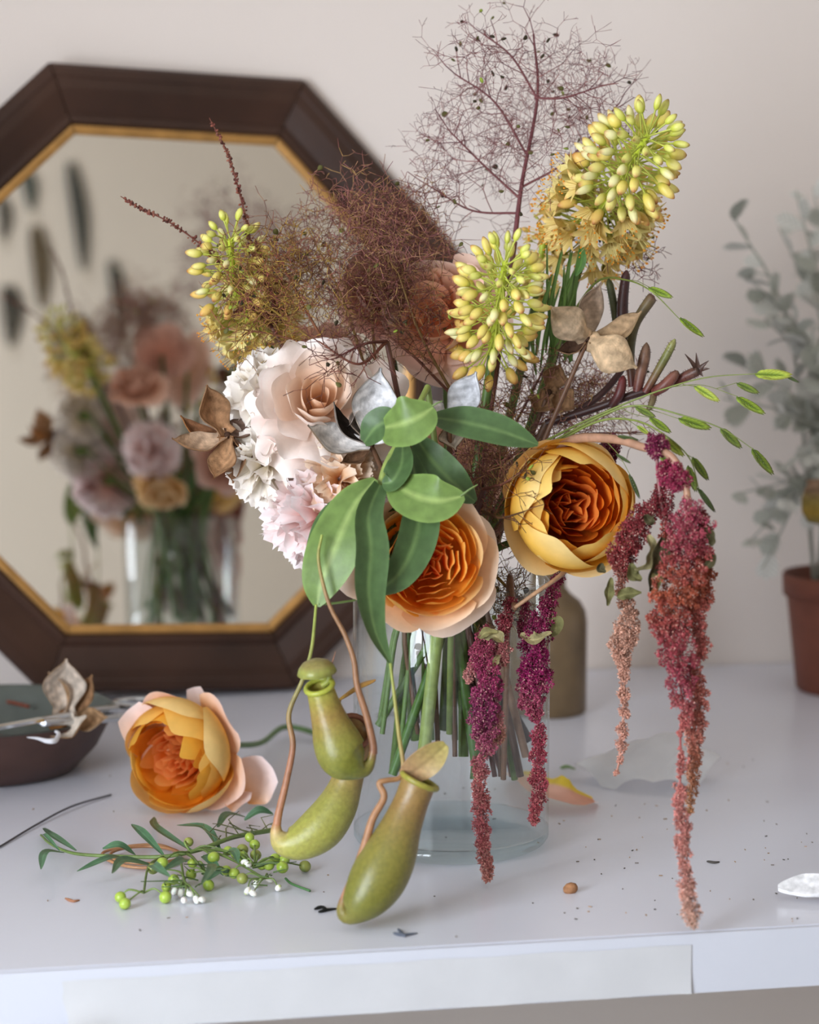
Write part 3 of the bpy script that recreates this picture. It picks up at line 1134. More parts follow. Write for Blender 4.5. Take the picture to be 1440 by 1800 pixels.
# ---- apricot rosette below the pitcher plant leaves
e_ = vend(745, 1325, -.045)
ar = flower('garden_rose', 'apricot rosette rose with a ruffled orange centre behind the green leaves', 'rose', e_)
ax_ = cdir(.08, .10, 1)
c_ = P(744, 992, 1.462)
make_rose(ar, c_, ax_, .0450, [
    dict(n=5, R=1.12, al=80, H=.55, w=.80, curl=.16, droop=.30, ruf=.06, nr=3, c=[(0, S('f2b070')), (.6, S('f5cda6')), (1, S('f8e4d6'))], off=.3, jit=.1, nv=12, nu=13),
    dict(n=6, R=1.02, al=86, H=.66, w=.72, curl=.08, droop=.12, ruf=.04, c=[(0, S('f0a555')), (.6, S('f5c894')), (1, S('f8e2cc'))], off=.8, jit=.09),
    dict(n=6, R=.90, al=96, H=.76, w=.66, ruf=.025, c=[(0, S('f8ae44')), (.6, S('fac668')), (1, S('fbdca4'))], off=.2, m=M_INNER),
    dict(n=7, R=.82, al=100, H=.80, w=.56, ruf=.02, c=[(0, S('f7a232')), (.7, S('fabb48')), (1, S('fbcd74'))], off=.6, rim=.05, m=M_INNER),
    dict(n=8, R=.73, al=100, H=.82, w=.48, ruf=.02, c=[(0, S('f5962a')), (.7, S('fab03c')), (1, S('fbc058'))], off=.3, rim=.05, m=M_INNER),
], core=dict(ns=5, m=6, r0=.06, r1=.58, zb=.35, zt=.80, dz=.06, bw=1.25, c=[(0, S('ee7a28')), (.6, S('f8943c')), (1, S('fcb468'))],
             c2=[(0, S('f59a2c')), (.6, S('fbb040')), (1, S('fdc86c'))]))
add_stem(ar, c_ - ax_ * .004, e_, .0050, S('a6b866'))
make_sepals(ar, c_, ax_, .04, S('55703a'))

# ---- blush rose, upper left
e_ = vend(690, 1355, .02)
br = flower('garden_rose', 'large blush pink rose with a peach heart beside the silver pods', 'rose', e_)
ax_ = cdir(.12, .32, 1)
c_ = P(556, 722, 1.515)
bl = [(0, S('fbe0ca')), (.55, S('fcebe0')), (1, S('fdf3ee'))]
make_rose(br, c_, ax_, .0425, [
    dict(n=7, R=1.20, al=80, H=.34, w=.62, curl=.12, droop=.28, ruf=.12, nr=6.0, c=[(0, S('fae0d0')), (.6, S('fbe3d8')), (1, S('fdf2ed'))], off=.2, jit=.14, rim=.06, nv=14, nu=23),
    dict(n=6, R=1.06, al=84, H=.56, w=.64, curl=.12, droop=.20, ruf=.11, nr=5.6, c=bl, off=.9, jit=.14, rim=.06, nv=13, nu=23),
    dict(n=5, R=.90, al=88, H=.74, w=.72, curl=.14, droop=.14, ruf=.10, nr=5.0, c=bl, off=.1, jit=.15, rim=.05, nu=21),
    dict(n=5, R=.70, al=92, H=.90, w=.72, curl=.12, droop=.08, ruf=.09, nr=4.6, c=[(0, S('fad8be')), (.6, S('fce6d6')), (1, S('fdeee4'))], off=.6, jit=.15, rim=.05, nu=19),
    dict(n=4, R=.50, al=96, H=.98, w=.85, curl=.08, ruf=.09, nr=4, c=[(0, S('f9d2b0')), (.6, S('fbe2cc')), (1, S('fce8d8'))], off=1.5, jit=.15),
    dict(n=3, R=.32, al=98, H=1.02, w=1.1, ruf=.07, c=[(0, S('f6c69c')), (.7, S('fad9bc')), (1, S('fae0c8'))], off=.9),
    dict(n=3, R=.16, al=96, H=1.0, w=1.3, ruf=.05, c=[(0, S('f2bc8c')), (.7, S('f8d2b0')), (1, S('f9dabf'))], off=.3)])
add_stem(br, c_ - ax_ * .003, e_, .0028, S('5a7232'))

# ---- peach roses behind the lilies and the smoke
e_ = vend(800, 1300, .03)
pr = flower('garden_rose', 'salmon peach rose behind the yellow foxtail lily in the middle', 'rose', e_)
ax_ = cdir(-.35, .15, 1)
c_ = P(782, 565, 1.58)
pb = [(0, S('eab08a')), (.6, S('f2c8b0')), (1, S('f6d9ca'))]
make_rose(pr, c_, ax_, .042, [
    dict(n=5, R=1.15, al=80, H=.5, w=.82, curl=.1, droop=.25, ruf=.05, c=pb, jit=.1, off=1.9),
    dict(n=5, R=1.0, al=90, H=.7, w=.8, curl=.04, droop=.1, ruf=.04, c=pb, jit=.1),
    dict(n=4, R=.8, al=100, H=.85, w=.85, ruf=.03, c=[(0, S('e49e70')), (1, S('f3cdb4'))]),
    dict(n=4, R=.55, al=100, H=.92, w=.9, ruf=.03, c=[(0, S('e09060')), (1, S('efbd9c'))]),
    dict(n=3, R=.3, al=95, H=.92, w=1.1, c=[(0, S('da8858')), (1, S('ebb48e'))])])
add_stem(pr, c_, e_, .0026, S('5a7232'))
e_ = vend(815, 1260, .045)
pr2 = flower('garden_rose', 'dusky coral rose veiled by the brown smoke bush', 'rose', e_)
ax_ = cdir(.05, .35, 1)
c_ = P(672, 530, 1.605)
pb = [(0, S('d98c70')), (.6, S('e8b09a')), (1, S('f0c6b4'))]
make_rose(pr2, c_, ax_, .034, [
    dict(n=5, R=1.1, al=80, H=.5, w=.8, curl=.1, droop=.2, ruf=.06, c=pb, jit=.1),
    dict(n=5, R=.9, al=92, H=.75, w=.8, curl=.05, ruf=.05, c=pb, jit=.1),
    dict(n=4, R=.65, al=98, H=.9, w=.85, ruf=.04, c=pb), dict(n=4, R=.4, al=98, H=.95, w=.9, c=pb), dict(n=3, R=.2, al=95, H=.95, w=1.1, c=pb)])
add_stem(pr2, c_, e_, .0026, S('4a5e32'))
# the far side of the bouquet, seen in the mirror
for (px, py, d, s, a3, lab, pc) in ((800, 830, 1.665, .038, (0, 0, -1), 'ruffled peach rose on the mirror side of the bouquet above the vase rim', [(0, S('d9987a')), (.6, S('e8b8a0')), (1, S('f2d2c4'))]),
                                    (560, 640, 1.64, .030, (-.3, .8, -.4), 'coral rose on the mirror side of the bouquet under the left foxtail lily', [(0, S('d09070')), (.6, S('e0ac8e')), (1, S('eec6b2'))]),
                                    (640, 900, 1.64, .030, (-.4, -.7, -.5), 'yellow apricot rose on the mirror side hanging low over the vase rim', [(0, S('e0a040')), (.6, S('eec27c')), (1, S('f4dcb4'))])):
    e_ = vend(px * .3 + 790 * .7, 1290, .03)
    q = flower('garden_rose', lab, 'rose', e_)
    ax_ = cdir(*a3)
    c_ = P(px, py, d)
    make_rose(q, c_, ax_, s, [dict(n=5, R=1.15, al=80, H=.5, w=.8, curl=.15, droop=.3, ruf=.09, c=pc, jit=.1), dict(n=5, R=1.0, al=88, H=.68, w=.78, curl=.08, droop=.1, ruf=.06, c=pc, jit=.1),
                              dict(n=5, R=.75, al=98, H=.82, w=.75, ruf=.04, c=pc), dict(n=4, R=.5, al=98, H=.88, w=.85, c=pc), dict(n=3, R=.25, al=95, H=.9, w=1.1, c=pc)])
    add_stem(q, c_, e_, .0026, S('5a7232'))

# ---- carnations
cw = [(0, S('e9d9a0')), (.5, S('f7ecd8')), (1, S('fbf4ee'))]
cp = [(0, S('f0a890')), (.5, S('f6cfc6')), (.85, S('fbe8e6')), (1, S('fdf4f3'))]
cpe = [(0, S('e9a060')), (.5, S('f3c79a')), (1, S('f8e4cf'))]
for (px, py, d, a3, s, n, stops, lab, end) in (
        (462, 692, 1.525, (-.5, .15, 1), .034, 46, cw, 'cream white carnation behind the blush rose next to the brown pod', (668, 1265, .01)),
        (460, 812, 1.515, (-.45, -.1, 1), .034, 48, cw, 'cream white carnation between the blush rose and the pink carnation', (672, 1290, -.02)),
        (560, 905, 1.505, (-.30, -.10, 1), .044, 62, cp, 'big pale pink carnation with fringed petals next to the hanging green leaves', (700, 1355, -.01)),
        (598, 838, 1.492, (.05, .1, 1), .029, 40, cpe, 'small peach carnation under the silver seed pod', (770, 1290, .0)),
        (590, 800, 1.66, (-.5, .1, -1), .036, 40, cp, 'pink carnation on the mirror side of the bouquet', (760, 1300, .04))):
    e_ = vend(*end)
    q = flower('carnation', lab, 'carnation', e_)
    ax_ = cdir(*a3)
    c_ = P(px, py, d)
    make_carnation(q, c_ - ax_ * s * .4, ax_, s * 1.12, n, stops, ruf=.17, serr=.035, w=.5)
    MB().lathe([(.001, -.022), (.005, -.018), (.0065, -.006), (.008, .004)], c_ - ax_ * s * .3, S('6f8a4a'), 12, ax_).build('calyx', M_STEM, q)
    add_stem(q, c_ - ax_ * (s * .3 + .02), e_, .0020, S('657e42'))

# ---- foxtail lilies
for (b, t, R, n, op, bend, lab, end, orr) in (
        ((1035, 415, 1.60), (1140, 238, 1.475), .043, 150, .42, (0, 0, .004), 'largest yellow foxtail lily leaning out at the top right', (835, 1370, -.02), .5),
        ((866, 620, 1.545), (888, 462, 1.435), .037, 118, .0, (0, 0, .0), 'yellow foxtail lily in closed bud in front of the salmon rose', (815, 1330, -.03), .2),
        ((460, 590, 1.600), (405, 420, 1.53), .036, 95, .40, (-.008, 0, .0), 'yellow foxtail lily tangled in brown smoke bush on the left', (730, 1300, .03), .55),
        ((945, 520, 1.625), (958, 395, 1.615), .020, 36, .7, (0, 0, 0), 'small orange tinted foxtail lily behind the smoke bush stem', (850, 1330, .03), .9)):
    e_ = vend(*end)
    q = flower('foxtail_lily', lab, 'lily', e_)
    foxtail(q, P(*b), P(*t), R, n, op, bend, orange=orr)
    add_stem(q, P(*b), e_, .0040, S('5f7a3a'), r1=.0036)

# ---- smoke bush
c_up = cmix(S('7a4a4c'), S('8b5a58'), S('6a3a40'), S('a0706c'))
c_br = cmix(S('8a5a40'), S('a0784a'), S('6c4232'), S('9a5a4a'), S('b59448'), S('a8883c'))
c_dk = c_pu = cmix(S('9a665c'), S('8a584e'), S('b08c58'), S('ab7f62'), S('784a44'), S('8f5c5c'))
e_ = vend(900, 1365, .02)
q = flower('smoke_bush', 'tall airy purple smoke bush plume rising above the bouquet', 'smoke bush', e_)
env = ellipsoid(P(925, 235, 1.60), px2m(220), px2m(235), .085)
smoke(q, [(pxpath([(905, 420, 1.60), (918, 320, 1.60), (945, 170, 1.60), (938, 60, 1.60)]), .0022, .0008, S('6d3f42')),
          (pxpath([(915, 350, 1.60), (850, 290, 1.595), (790, 230, 1.59)]), .0011, .0006, S('7a4a4c')),
          (pxpath([(916, 330, 1.60), (1000, 280, 1.605), (1090, 180, 1.61)]), .0011, .0006, S('7a4a4c')),
          (pxpath([(940, 172, 1.60), (990, 172, 1.59), (1060, 150, 1.585)]), .0011, .0006, S('7a4a4c')),
          (pxpath([(912, 375, 1.60), (830, 370, 1.60), (760, 330, 1.60)]), .0011, .0006, S('7a4a4c')),
          (pxpath([(944, 172, 1.60), (900, 100, 1.605), (850, 60, 1.61)]), .0010, .0006, S('7a4a4c')),
          (pxpath([(925, 270, 1.60), (870, 180, 1.605), (800, 130, 1.60)]), .0010, .0006, S('7a4a4c'))],
      env, 5, .020, .00052, 11, c_up, seeds=70, nside=8, side_ang=66, limit=16000, rmin=.00022, shrink=.80, ang=(28, 62))
add_stem(q, P(905, 425, 1.60), e_, .0022, S('6b4436'))
for (stems, ell, seed, cf, lim, sd, lab, end, L) in (
        ([[(640, 640, 1.58), (600, 520, 1.575), (540, 400, 1.57)], [(660, 640, 1.58), (650, 480, 1.58), (660, 330, 1.58)], [(690, 640, 1.58), (720, 480, 1.58), (745, 380, 1.585)]],
         ((645, 455, 1.58), 200, 165, .065), 21, c_pu, 24000, 14, 'dense purple brown smoke bush cloud in front of the mirror frame', (880, 1355, .03), .017),
        ([[(580, 620, 1.54), (500, 560, 1.53), (420, 500, 1.525)], [(580, 620, 1.54), (530, 530, 1.53), (480, 430, 1.525)], [(580, 620, 1.54), (490, 590, 1.53), (430, 580, 1.525)]],
         ((490, 520, 1.528), 140, 125, .035), 31, c_br, 15000, 12, 'golden brown smoke bush tangle over the left foxtail lily', (760, 1270, .03), .016),
        ([[(800, 700, 1.56), (720, 620, 1.55), (640, 560, 1.545)], [(800, 700, 1.56), (740, 590, 1.545), (700, 480, 1.54)]],
         ((690, 560, 1.548), 140, 110, .03), 41, cmix(S('74483a'), S('6a3c38'), S('8a6a40'), S('5a342c')), 5200, 20, 'loose reddish smoke bush over the coral rose', (850, 1290, .04), .017),
        ([[(830, 1010, 1.55), (845, 900, 1.53), (850, 790, 1.53)], [(830, 1010, 1.55), (865, 880, 1.53), (900, 740, 1.53)], [(830, 1000, 1.55), (830, 850, 1.53), (810, 720, 1.53)]],
         ((855, 860, 1.525), 85, 210, .04), 51, c_dk, 15000, 10, 'brown smoke bush filling the gap between the two open roses', (870, 1365, -.01), .013),
        ([[(850, 850, 1.60), (950, 760, 1.60), (1080, 690, 1.60)], [(850, 850, 1.60), (930, 700, 1.60), (980, 600, 1.60)], [(860, 840, 1.6), (990, 770, 1.595), (1130, 760, 1.59)]],
         ((985, 700, 1.575), 165, 110, .055), 61, c_dk, 20000, 16, 'brown smoke bush mass behind the yellow rose', (895, 1330, .03), .015),
        ([[(850, 1000, 1.54), (855, 1050, 1.525), (850, 1100, 1.515)], [(860, 1000, 1.54), (900, 1040, 1.525), (930, 1060, 1.52)]],
         ((870, 1030, 1.53), 85, 75, .03), 71, cmix(S('7a4a3c'), S('8a6a40'), S('9a7a3c'), S('5f3a34')), 4000, 8, 'reddish smoke bush wisp spilling over the vase rim', (860, 1330, -.03), .013),
        ([[(680, 600, 1.50), (640, 605, 1.465), (590, 630, 1.455)], [(680, 600, 1.50), (630, 640, 1.46), (560, 600, 1.455)]],
         ((585, 635, 1.462), 95, 75, .012), 91, cmix(S('6a3c38'), S('7a4a3c'), S('5a342c')), 330, 7, 'few stray smoke bush threads across the top of the blush rose', (845, 1310, .0), .019),
        ([[(850, 860, 1.49), (885, 850, 1.452), (915, 830, 1.446)], [(850, 900, 1.49), (880, 910, 1.452), (920, 900, 1.446)]],
         ((900, 860, 1.450), 70, 80, .010), 92, cmix(S('7a4a3c'), S('8a6a40'), S('6a4a30')), 300, 6, 'few stray smoke bush threads over the left side of the yellow rose', (852, 1320, -.01), .017),
        ([[(1000, 560, 1.6), (1060, 480, 1.60), (1120, 430, 1.60)]],
         ((1080, 440, 1.60), 75, 70, .03), 81, c_up, 1800, 8, 'small smoke bush wisp under the leaning foxtail lily', (865, 1300, .045), .014)):
    e_ = vend(*end)
    q = flower('smoke_bush', lab, 'smoke bush', e_)
    (cx, cy, cdp), rx, ry, rz = ell
    smoke(q, [(pxpath(s), .0014, .0006, cf(rng, 1) * .8) for s in stems], ellipsoid(P(cx, cy, cdp), px2m(rx, cdp), px2m(ry, cdp), rz), 6, L, .00042, seed, cf,
          seeds=sd, nside=9, side_ang=70, limit=lim, shrink=.86, ang=(25, 70), wig=.55, tri=.3, rmin=.00031)
    add_stem(q, P(*stems[0][0]), e_, .0020, S('5d3a30'))

# ---- dried astilbe with two long spikes
e_ = vend(735, 1270, .04)
q = flower('astilbe', 'dried brown astilbe plume with two long beaded spikes reaching left', 'astilbe', e_)
sp_paths = [[(470, 560, 1.56), (420, 500, 1.555), (365, 440, 1.55), (300, 392, 1.545), (250, 368, 1.545), (212, 345, 1.545)],
            [(490, 560, 1.56), (450, 460, 1.555), (425, 355, 1.55), (402, 275, 1.55), (368, 207, 1.55)],
            [(480, 570, 1.56), (440, 540, 1.55), (400, 560, 1.55)], [(500, 560, 1.56), (470, 500, 1.545), (450, 420, 1.545)]]
for rows in sp_paths:
    p = spline(pxpath(rows), 60)
    MB().tube(p, np.linspace(.0011, .0004, 60), S('6b3f34'), 6).build('spike', M_TWIG, q)
    mb = MB()
    for i in range(260):
        f = rng.random() ** 1.2
        k = int(f * 58)
        w_ = .0042 * (1 - f) ** 1.5 + .0011
        o = nz(rng.normal(0, 1, 3))
        mb.blob(p[k] + o * w_ * rng.uniform(.5, 1), rng.uniform(.0006, .0012), cmix(S('6b3b34'), S('7d4a3c'), S('54302a'), S('8a5a4a'))(rng, 0), 5, 4, o, 1.4)
    stuff(mb.build('beads', M_TWIG, q))
add_stem(q, P(470, 560, 1.56), e_, .0018, S('6b4436'))

# ---- dried seed pods
TAN, BRN, SIL, DARK = S('c2a283'), S('8a6446'), S('f3f1f2'), S('3a2c26')


def pod(label, center, dcen, parts, end, cin, cout, group=None, seedc=S('4a352a')):
    e_ = vend(*end) if end else None
    cpt = P(center[0], center[1], dcen)
    q = thing('seed_pod', label, 'seed pod', e_ if e_ is not None else cpt)
    for (px, py, dd, w, face, *cc) in parts:
        carpel(q, cpt, P(px, py, dcen + dd), px2m(w), cdir(*face), cc[0] if cc else cin, cc[1] if len(cc) > 1 else cout)
    MB().blob(cpt, .0028, seedc, 8, 6).build('hub', M_DRY, q)
    if e_ is not None:
        add_stem(q, cpt, e_, .0019, S('6b4c38'))
    return q


pod('tan open seed pod with broad papery cups below the leaning foxtail lily', (1033, 597), 1.52,
    [(968, 540, -.012, 29, (.1, .2, -1), BRN, S('d6bb9c')), (1054, 498, .01, 24, (.5, .1, .8), S('c9b09a'), S('dac4ae')), (1130, 550, -.015, 22, (.1, .6, .8), S('c0a07c'), S('b0926c')),
     (1118, 646, -.014, 31, (0, .2, -1), BRN, S('e0c09a')), (980, 618, .006, 20, (.2, .6, .5), S('5a4234'), S('a98464'))], (880, 1365, -.02), BRN, TAN)
pod('brown papery seed pod sticking out on the left beside the carnations', (400, 765), 1.51,
    [(362, 678, -.005, 27, (.5, .1, .9), S('a97f5c'), S('b58a66')), (303, 775, -.012, 25, (.0, .8, .7), S('cfae90'), S('a97f5c')), (378, 842, -.014, 23, (-.3, .2, 1), S('b98e68'), S('a87c58')),
     (412, 848, .004, 25, (-.5, .1, .8), S('9b7356'), S('a87c58')), (318, 735, .02, 16, (.3, .6, .7), S('8a5f42'), S('b57a48')), (440, 740, .015, 20, (-.2, .2, 1), S('8d7264'), S('8a6850'))],
    (735, 1290, -.01), S('a97f5c'), S('a97f5c'))
pod('silver lined seed pod with a dark slit left of the pitcher plant leaves', (652, 782), 1.475,
    [(668, 648, .004, 36, (.15, -.1, 1), SIL, S('b7a696')), (540, 752, -.012, 30, (.2, .65, .8), S('efe9e4'), S('a08870')), (584, 710, -.006, 15, (.6, .5, .6), S('2f2722'), S('a89a90')),
     (640, 700, .015, 28, (.4, .2, .9), S('b3a79e'), S('9c8878')), (600, 815, -.005, 14, (.1, .7, .7), S('7d5c44'), S('8a664a'))], (770, 1310, -.03), SIL, BRN)
pod('silver lined seed pod below the budding foxtail lily', (790, 740), 1.485,
    [(838, 655, .0, 27, (-.35, -.1, 1), S('f0f1f6'), S('cfc8c2')), (745, 700, .0, 20, (.3, .6, .7), S('d8cfc8'), S('a8917e')), (800, 790, .005, 22, (.1, .2, 1), S('d6c5b0'), S('a8876a')), (860, 735, .01, 18, (-.1, .6, .7), S('8a6e58'), S('7c624e'))],
    (800, 1330, -.04), SIL, BRN)
pod('brown seed pod buried in the smoke bush behind the tan pod', (965, 690), 1.56,
    [(1010, 720, -.01, 26, (.1, .1, 1), S('9a7656'), S('a98464')), (940, 725, -.01, 22, (-.2, .2, 1), S('9a7656'), S('a98464')), (985, 640, .0, 20, (.2, .3, 1), S('9a7656'), S('a98464'))], (890, 1340, .01), BRN, BRN)

# ---- kangaroo paw
e_ = vend(915, 1365, -.01)
q = flower('kangaroo_paw', 'dark burgundy kangaroo paw with green tipped tubes on the right', 'kangaroo paw', e_)
KD, KR, KG = S('38201d'), S('5f2b28'), S('6a6c3c')
mainp = [(960, 745, 1.545), (1040, 720, 1.535), (1110, 695, 1.525), (1170, 678, 1.52), (1200, 668, 1.515)]
MB().tube(spline(pxpath(mainp), 24), np.linspace(.0030, .0028, 24), KD, 8).build('branch', M_STEM, q)
bp_ = [(1000, 735, 1.55), (1060, 690, 1.55), (1098, 640, 1.555), (1103, 590, 1.555)]
MB().tube(spline(pxpath(bp_), 20), .0026, KD, 8).build('branch', M_STEM, q)


def kp_tube(rows, rs, stops):
    p = spline(pxpath(rows), 18)
    rr = spline(np.array(rs)[:, None], 18)[:, 0] * 1.36 / F
    rr[-1] *= .25
    rr[-2] *= .75
    o = MB().tube(p, rr, grad(np.linspace(0, 1, 18), stops), 10).build('flower_tube', M_STEM, q)
    mb = MB()
    for i in range(90):
        k = int(rng.integers(1, 17))
        t = nz(p[k] - p[k - 1])
        s = nz(np.cross(t, rng.normal(0, 1, 3)))
        mb.tube(np.array([p[k] + s * rr[k] * .9, p[k] + s * (rr[k] + .0011)]), [.0002, .00008], stops[0][1] * 1.2, 3)
    stuff(mb.build('fuzz', M_STEM, o))
    return p, rr


kp_tube([(1135, 690, 1.52), (1155, 655, 1.515), (1172, 625, 1.51), (1187, 596, 1.505)], [8, 8, 8.5, 7], [(0, KR), (.3, S('6f5a3c')), (.6, KG), (1, S('8a8850'))])
kp_tube([(1120, 690, 1.525), (1127, 655, 1.522), (1134, 625, 1.52), (1137, 602, 1.52)], [9, 11, 11, 5], [(0, KR), (.4, S('7d5a48')), (1, S('6a5240'))])
kp_tube([(1150, 690, 1.515), (1168, 678, 1.51), (1184, 662, 1.508), (1192, 652, 1.506)], [9, 11, 10, 5], [(0, KR), (.5, S('7a4a3e')), (1, S('6a4a3a'))])
kp_tube([(1112, 680, 1.54), (1108, 620, 1.54), (1117, 570, 1.538), (1143, 528, 1.535), (1150, 520, 1.534)], [8, 9, 9.5, 11, 8], [(0, KR), (.3, S('5a5638')), (.7, S('6a5a3e')), (1, S('5c3a34'))])
kp_tube([(1098, 600, 1.555), (1094, 550, 1.555), (1097, 510, 1.553), (1102, 475, 1.55)], [11, 12, 10, 9], [(0, KD), (.5, S('3f2523')), (1, S('4a2a2a'))])
kp_tube([(1085, 580, 1.56), (1078, 530, 1.56), (1070, 490, 1.56)], [7, 8, 7], [(0, S('4a4a30')), (1, S('525a38'))])
kp_tube([(1075, 715, 1.525), (1090, 690, 1.52), (1096, 660, 1.52)], [8, 10, 7], [(0, KD), (1, S('6a2c2c'))])
kp_tube([(1150, 680, 1.522), (1148, 702, 1.518), (1140, 722, 1.515)], [6, 7, 5], [(0, S('7a5a44')), (1, S('6f6a48'))])
p, rr = kp_tube([(1185, 674, 1.517), (1205, 662, 1.512), (1222, 654, 1.508), (1230, 650, 1.506)], [8, 10, 10, 8], [(0, KR), (.6, S('5f4034')), (1, S('4a3830'))])
for (tx, ty) in ((1204, 622), (1224, 620), (1246, 634), (1248, 648), (1236, 662)):
    MB().grid(blade_grid(spline([p[-4], (p[-4] + P(tx, ty, 1.503)) / 2 + cdir(0, .2, 1) * .001, P(tx, ty, 1.503)], 8), lambda v: .0026 * (1 - v * .92), cdir(0, .3, 1), 5, .4)[0], S('4a342c')).build('claw', M_STEM, q)
add_stem(q, P(*mainp[0]), e_, .0030, S('5a4030'))

# ---- wild oats
grasses = [
    ('wild oat stem arching out level with flat green spikelets at far right', [(930, 790, 1.53), (1040, 735, 1.50), (1150, 690, 1.48), (1240, 664, 1.465), (1330, 657, 1.455)],
     [(1327, 657, 1390, 660, 2), (1378, 658, 1404, 672, 3), (1220, 678, 1263, 705, 2), (1295, 673, 1333, 691, 1), (1295, 697, 1343, 727, 0)],
     [[(1180, 680, 1.475), (1235, 677, 1.47), (1297, 697, 1.465)], [(1200, 676, 1.47), (1222, 679, 1.47)], [(1260, 683, 1.466), (1295, 673, 1.466)]]),
    ('wild oat stem drooping in a long curve with dark tipped spikelets', [(930, 800, 1.52), (1050, 735, 1.49), (1120, 713, 1.475), (1200, 730, 1.46), (1268, 753, 1.45), (1325, 790, 1.445)],
     [(1193, 735, 1248, 753, 0), (1267, 752, 1302, 787, 1), (1323, 788, 1358, 833, 1), (1117, 715, 1151, 733, 1), (1142, 733, 1178, 760, 0), (1120, 748, 1142, 764, 2)],
     [[(1110, 714, 1.476), (1150, 722, 1.47), (1193, 736, 1.462)], [(1090, 718, 1.48), (1115, 728, 1.475), (1142, 734, 1.472)], [(1080, 722, 1.48), (1100, 735, 1.477), (1120, 749, 1.475)]]),
    ('wild oat stem bending down over the amaranth stalk', [(930, 810, 1.50), (1040, 745, 1.47), (1110, 738, 1.45), (1165, 762, 1.43), (1212, 805, 1.42), (1229, 860, 1.415)],
     [(1160, 767, 1201, 801, 2), (1160, 800, 1194, 828, 1), (1210, 818, 1223, 863, 1), (1218, 803, 1244, 843, 1), (1227, 857, 1256, 899, 3), (1107, 833, 1124, 875, 3), (1083, 798, 1108, 814, 3), (1085, 766, 1122, 774, 3)],
     [[(1140, 750, 1.44), (1150, 780, 1.436), (1160, 800, 1.434)], [(1060, 770, 1.46), (1088, 800, 1.45), (1108, 835, 1.445)], [(1205, 797, 1.422), (1218, 805, 1.42)]]),
    ('wild oat stem rising above the kangaroo paw tubes', [(1000, 560, 1.57), (1050, 495, 1.55), (1100, 492, 1.53), (1145, 512, 1.515), (1196, 562, 1.50)],
     [(1140, 505, 1181, 523, 0), (1196, 558, 1236, 591, 0)], [[(1100, 492, 1.53), (1120, 494, 1.525), (1142, 505, 1.52)]])]
for gi, (lab, pth, spks, subs) in enumerate(grasses):
    e_ = vend(850 + 15 * gi, 1340, -.02 + .02 * gi)
    q = flower('wild_oats', lab, 'grass', e_)
    pp = spline(pxpath(pth), 40)
    MB().tube(pp, np.linspace(.0011, .0003, 40), S('76823c'), 6).build('culm', M_STEM, q)
    for sb in subs:
        MB().tube(spline(pxpath(sb), 14), .00026, S('7a8340'), 5).build('branchlet', M_STEM, q)
    for (x0, y0, x1, y1, kd) in spks:
        dd = 1.475 if gi == 0 else (1.465, 1.465, 1.43, 1.51)[gi]
        a, b = P(x0, y0, dd), P(x1, y1, dd - .004)
        L = np.linalg.norm(b - a)
        inst('spikelet', SPK[kd], q, mframe(a, b - a, nz(cdir(0, .1, 1) + rng.normal(0, .22, 3)), L * 1.06, L * (.95 if kd != 3 else .6), L))
    add_stem(q, P(*pth[0]), e_, .0011, S('6a7a3c'))
# two grassy sprays in the middle
e_ = vend(870, 1320, .02)
q = flower('wild_oats', 'thin green grass leaves standing between the two right foxtail lilies', 'grass', e_)
for k in range(14):
    x0, y0 = 960 + rng.uniform(-25, 45), 640 + rng.uniform(-20, 20)
    x1, y1 = x0 + rng.uniform(-25, 45), y0 - rng.uniform(120, 220)
    leaf(q, pxpath([(x0, y0, 1.575), ((x0 + x1) / 2 - 6, (y0 + y1) / 2, 1.57), (x1, y1, 1.565)]), px2m(rng.uniform(3, 6)), cdir(.3, 0, 1), S('5d7a3c') * rng.uniform(.7, 1.2), shape=(.6, .08, .9), nv=10)
leaf(q, pxpath([(1012, 485, 1.555), (1022, 460, 1.553), (1022, 428, 1.552)]), px2m(9), cdir(.1, 0, 1), S('5d8a44'), nv=10)
add_stem(q, P(965, 640, 1.575), e_, .0014, S('5f7a3a'))

# ---- pitcher plant vine
e_ = vend(790, 1290, -.05)
q = flower('pitcher_plant', 'pitcher plant vine with glossy green leaves and three hanging olive pitchers', 'pitcher plant', e_)
LG, MG, DG, BG = S('6f8449'), S('5f8044'), S('364a2e'), S('4a6a52')
FRONT = cdir(0, .15, 1)
MB().tube(spline(pxpath([(668, 855, 1.432), (682, 812, 1.436), (712, 760, 1.442), (735, 715, 1.452), (752, 680, 1.475)]), 24), np.linspace(.0028, .0022, 24), S('8a9a50'), 8).build('vine', M_STEM, q)
L_ = lambda rows, w, face, c, **k: leaf(q, pxpath(rows), px2m(w, 1.43), cdir(*face), c, **k)
L_([(660, 842, 1.428), (622, 890, 1.418), (590, 960, 1.412), (566, 1020, 1.414), (557, 1066, 1.416)], 47, (-.15, .1, 1), S('6c8545'), crib=S('93a862'), fold=.12, shape=(.75, .02, .96))
L_([(655, 845, 1.432), (600, 880, 1.436), (562, 920, 1.436), (545, 990, 1.434), (552, 1055, 1.432)], 16, (-.8, .1, .5), S('4a633a'), crib=S('657f4c'), fold=.2, shape=(.7, .03, .95))
L_([(668, 852, 1.424), (648, 905, 1.408), (652, 965, 1.402), (648, 1040, 1.398), (660, 1110, 1.394), (687, 1168, 1.39)], 31, (.25, .05, 1), S('4a633a'), crib=S('657f4c'), fold=.30, shape=(.9, .12, .86), twist=.35, nv=30)
L_([(722, 800, 1.440), (738, 880, 1.424), (730, 950, 1.418), (700, 1010, 1.414), (655, 1045, 1.410)], 36, (.35, .1, 1), S('4a633a'), crib=S('657f4c'), fold=.28, shape=(.7, .06, .93))
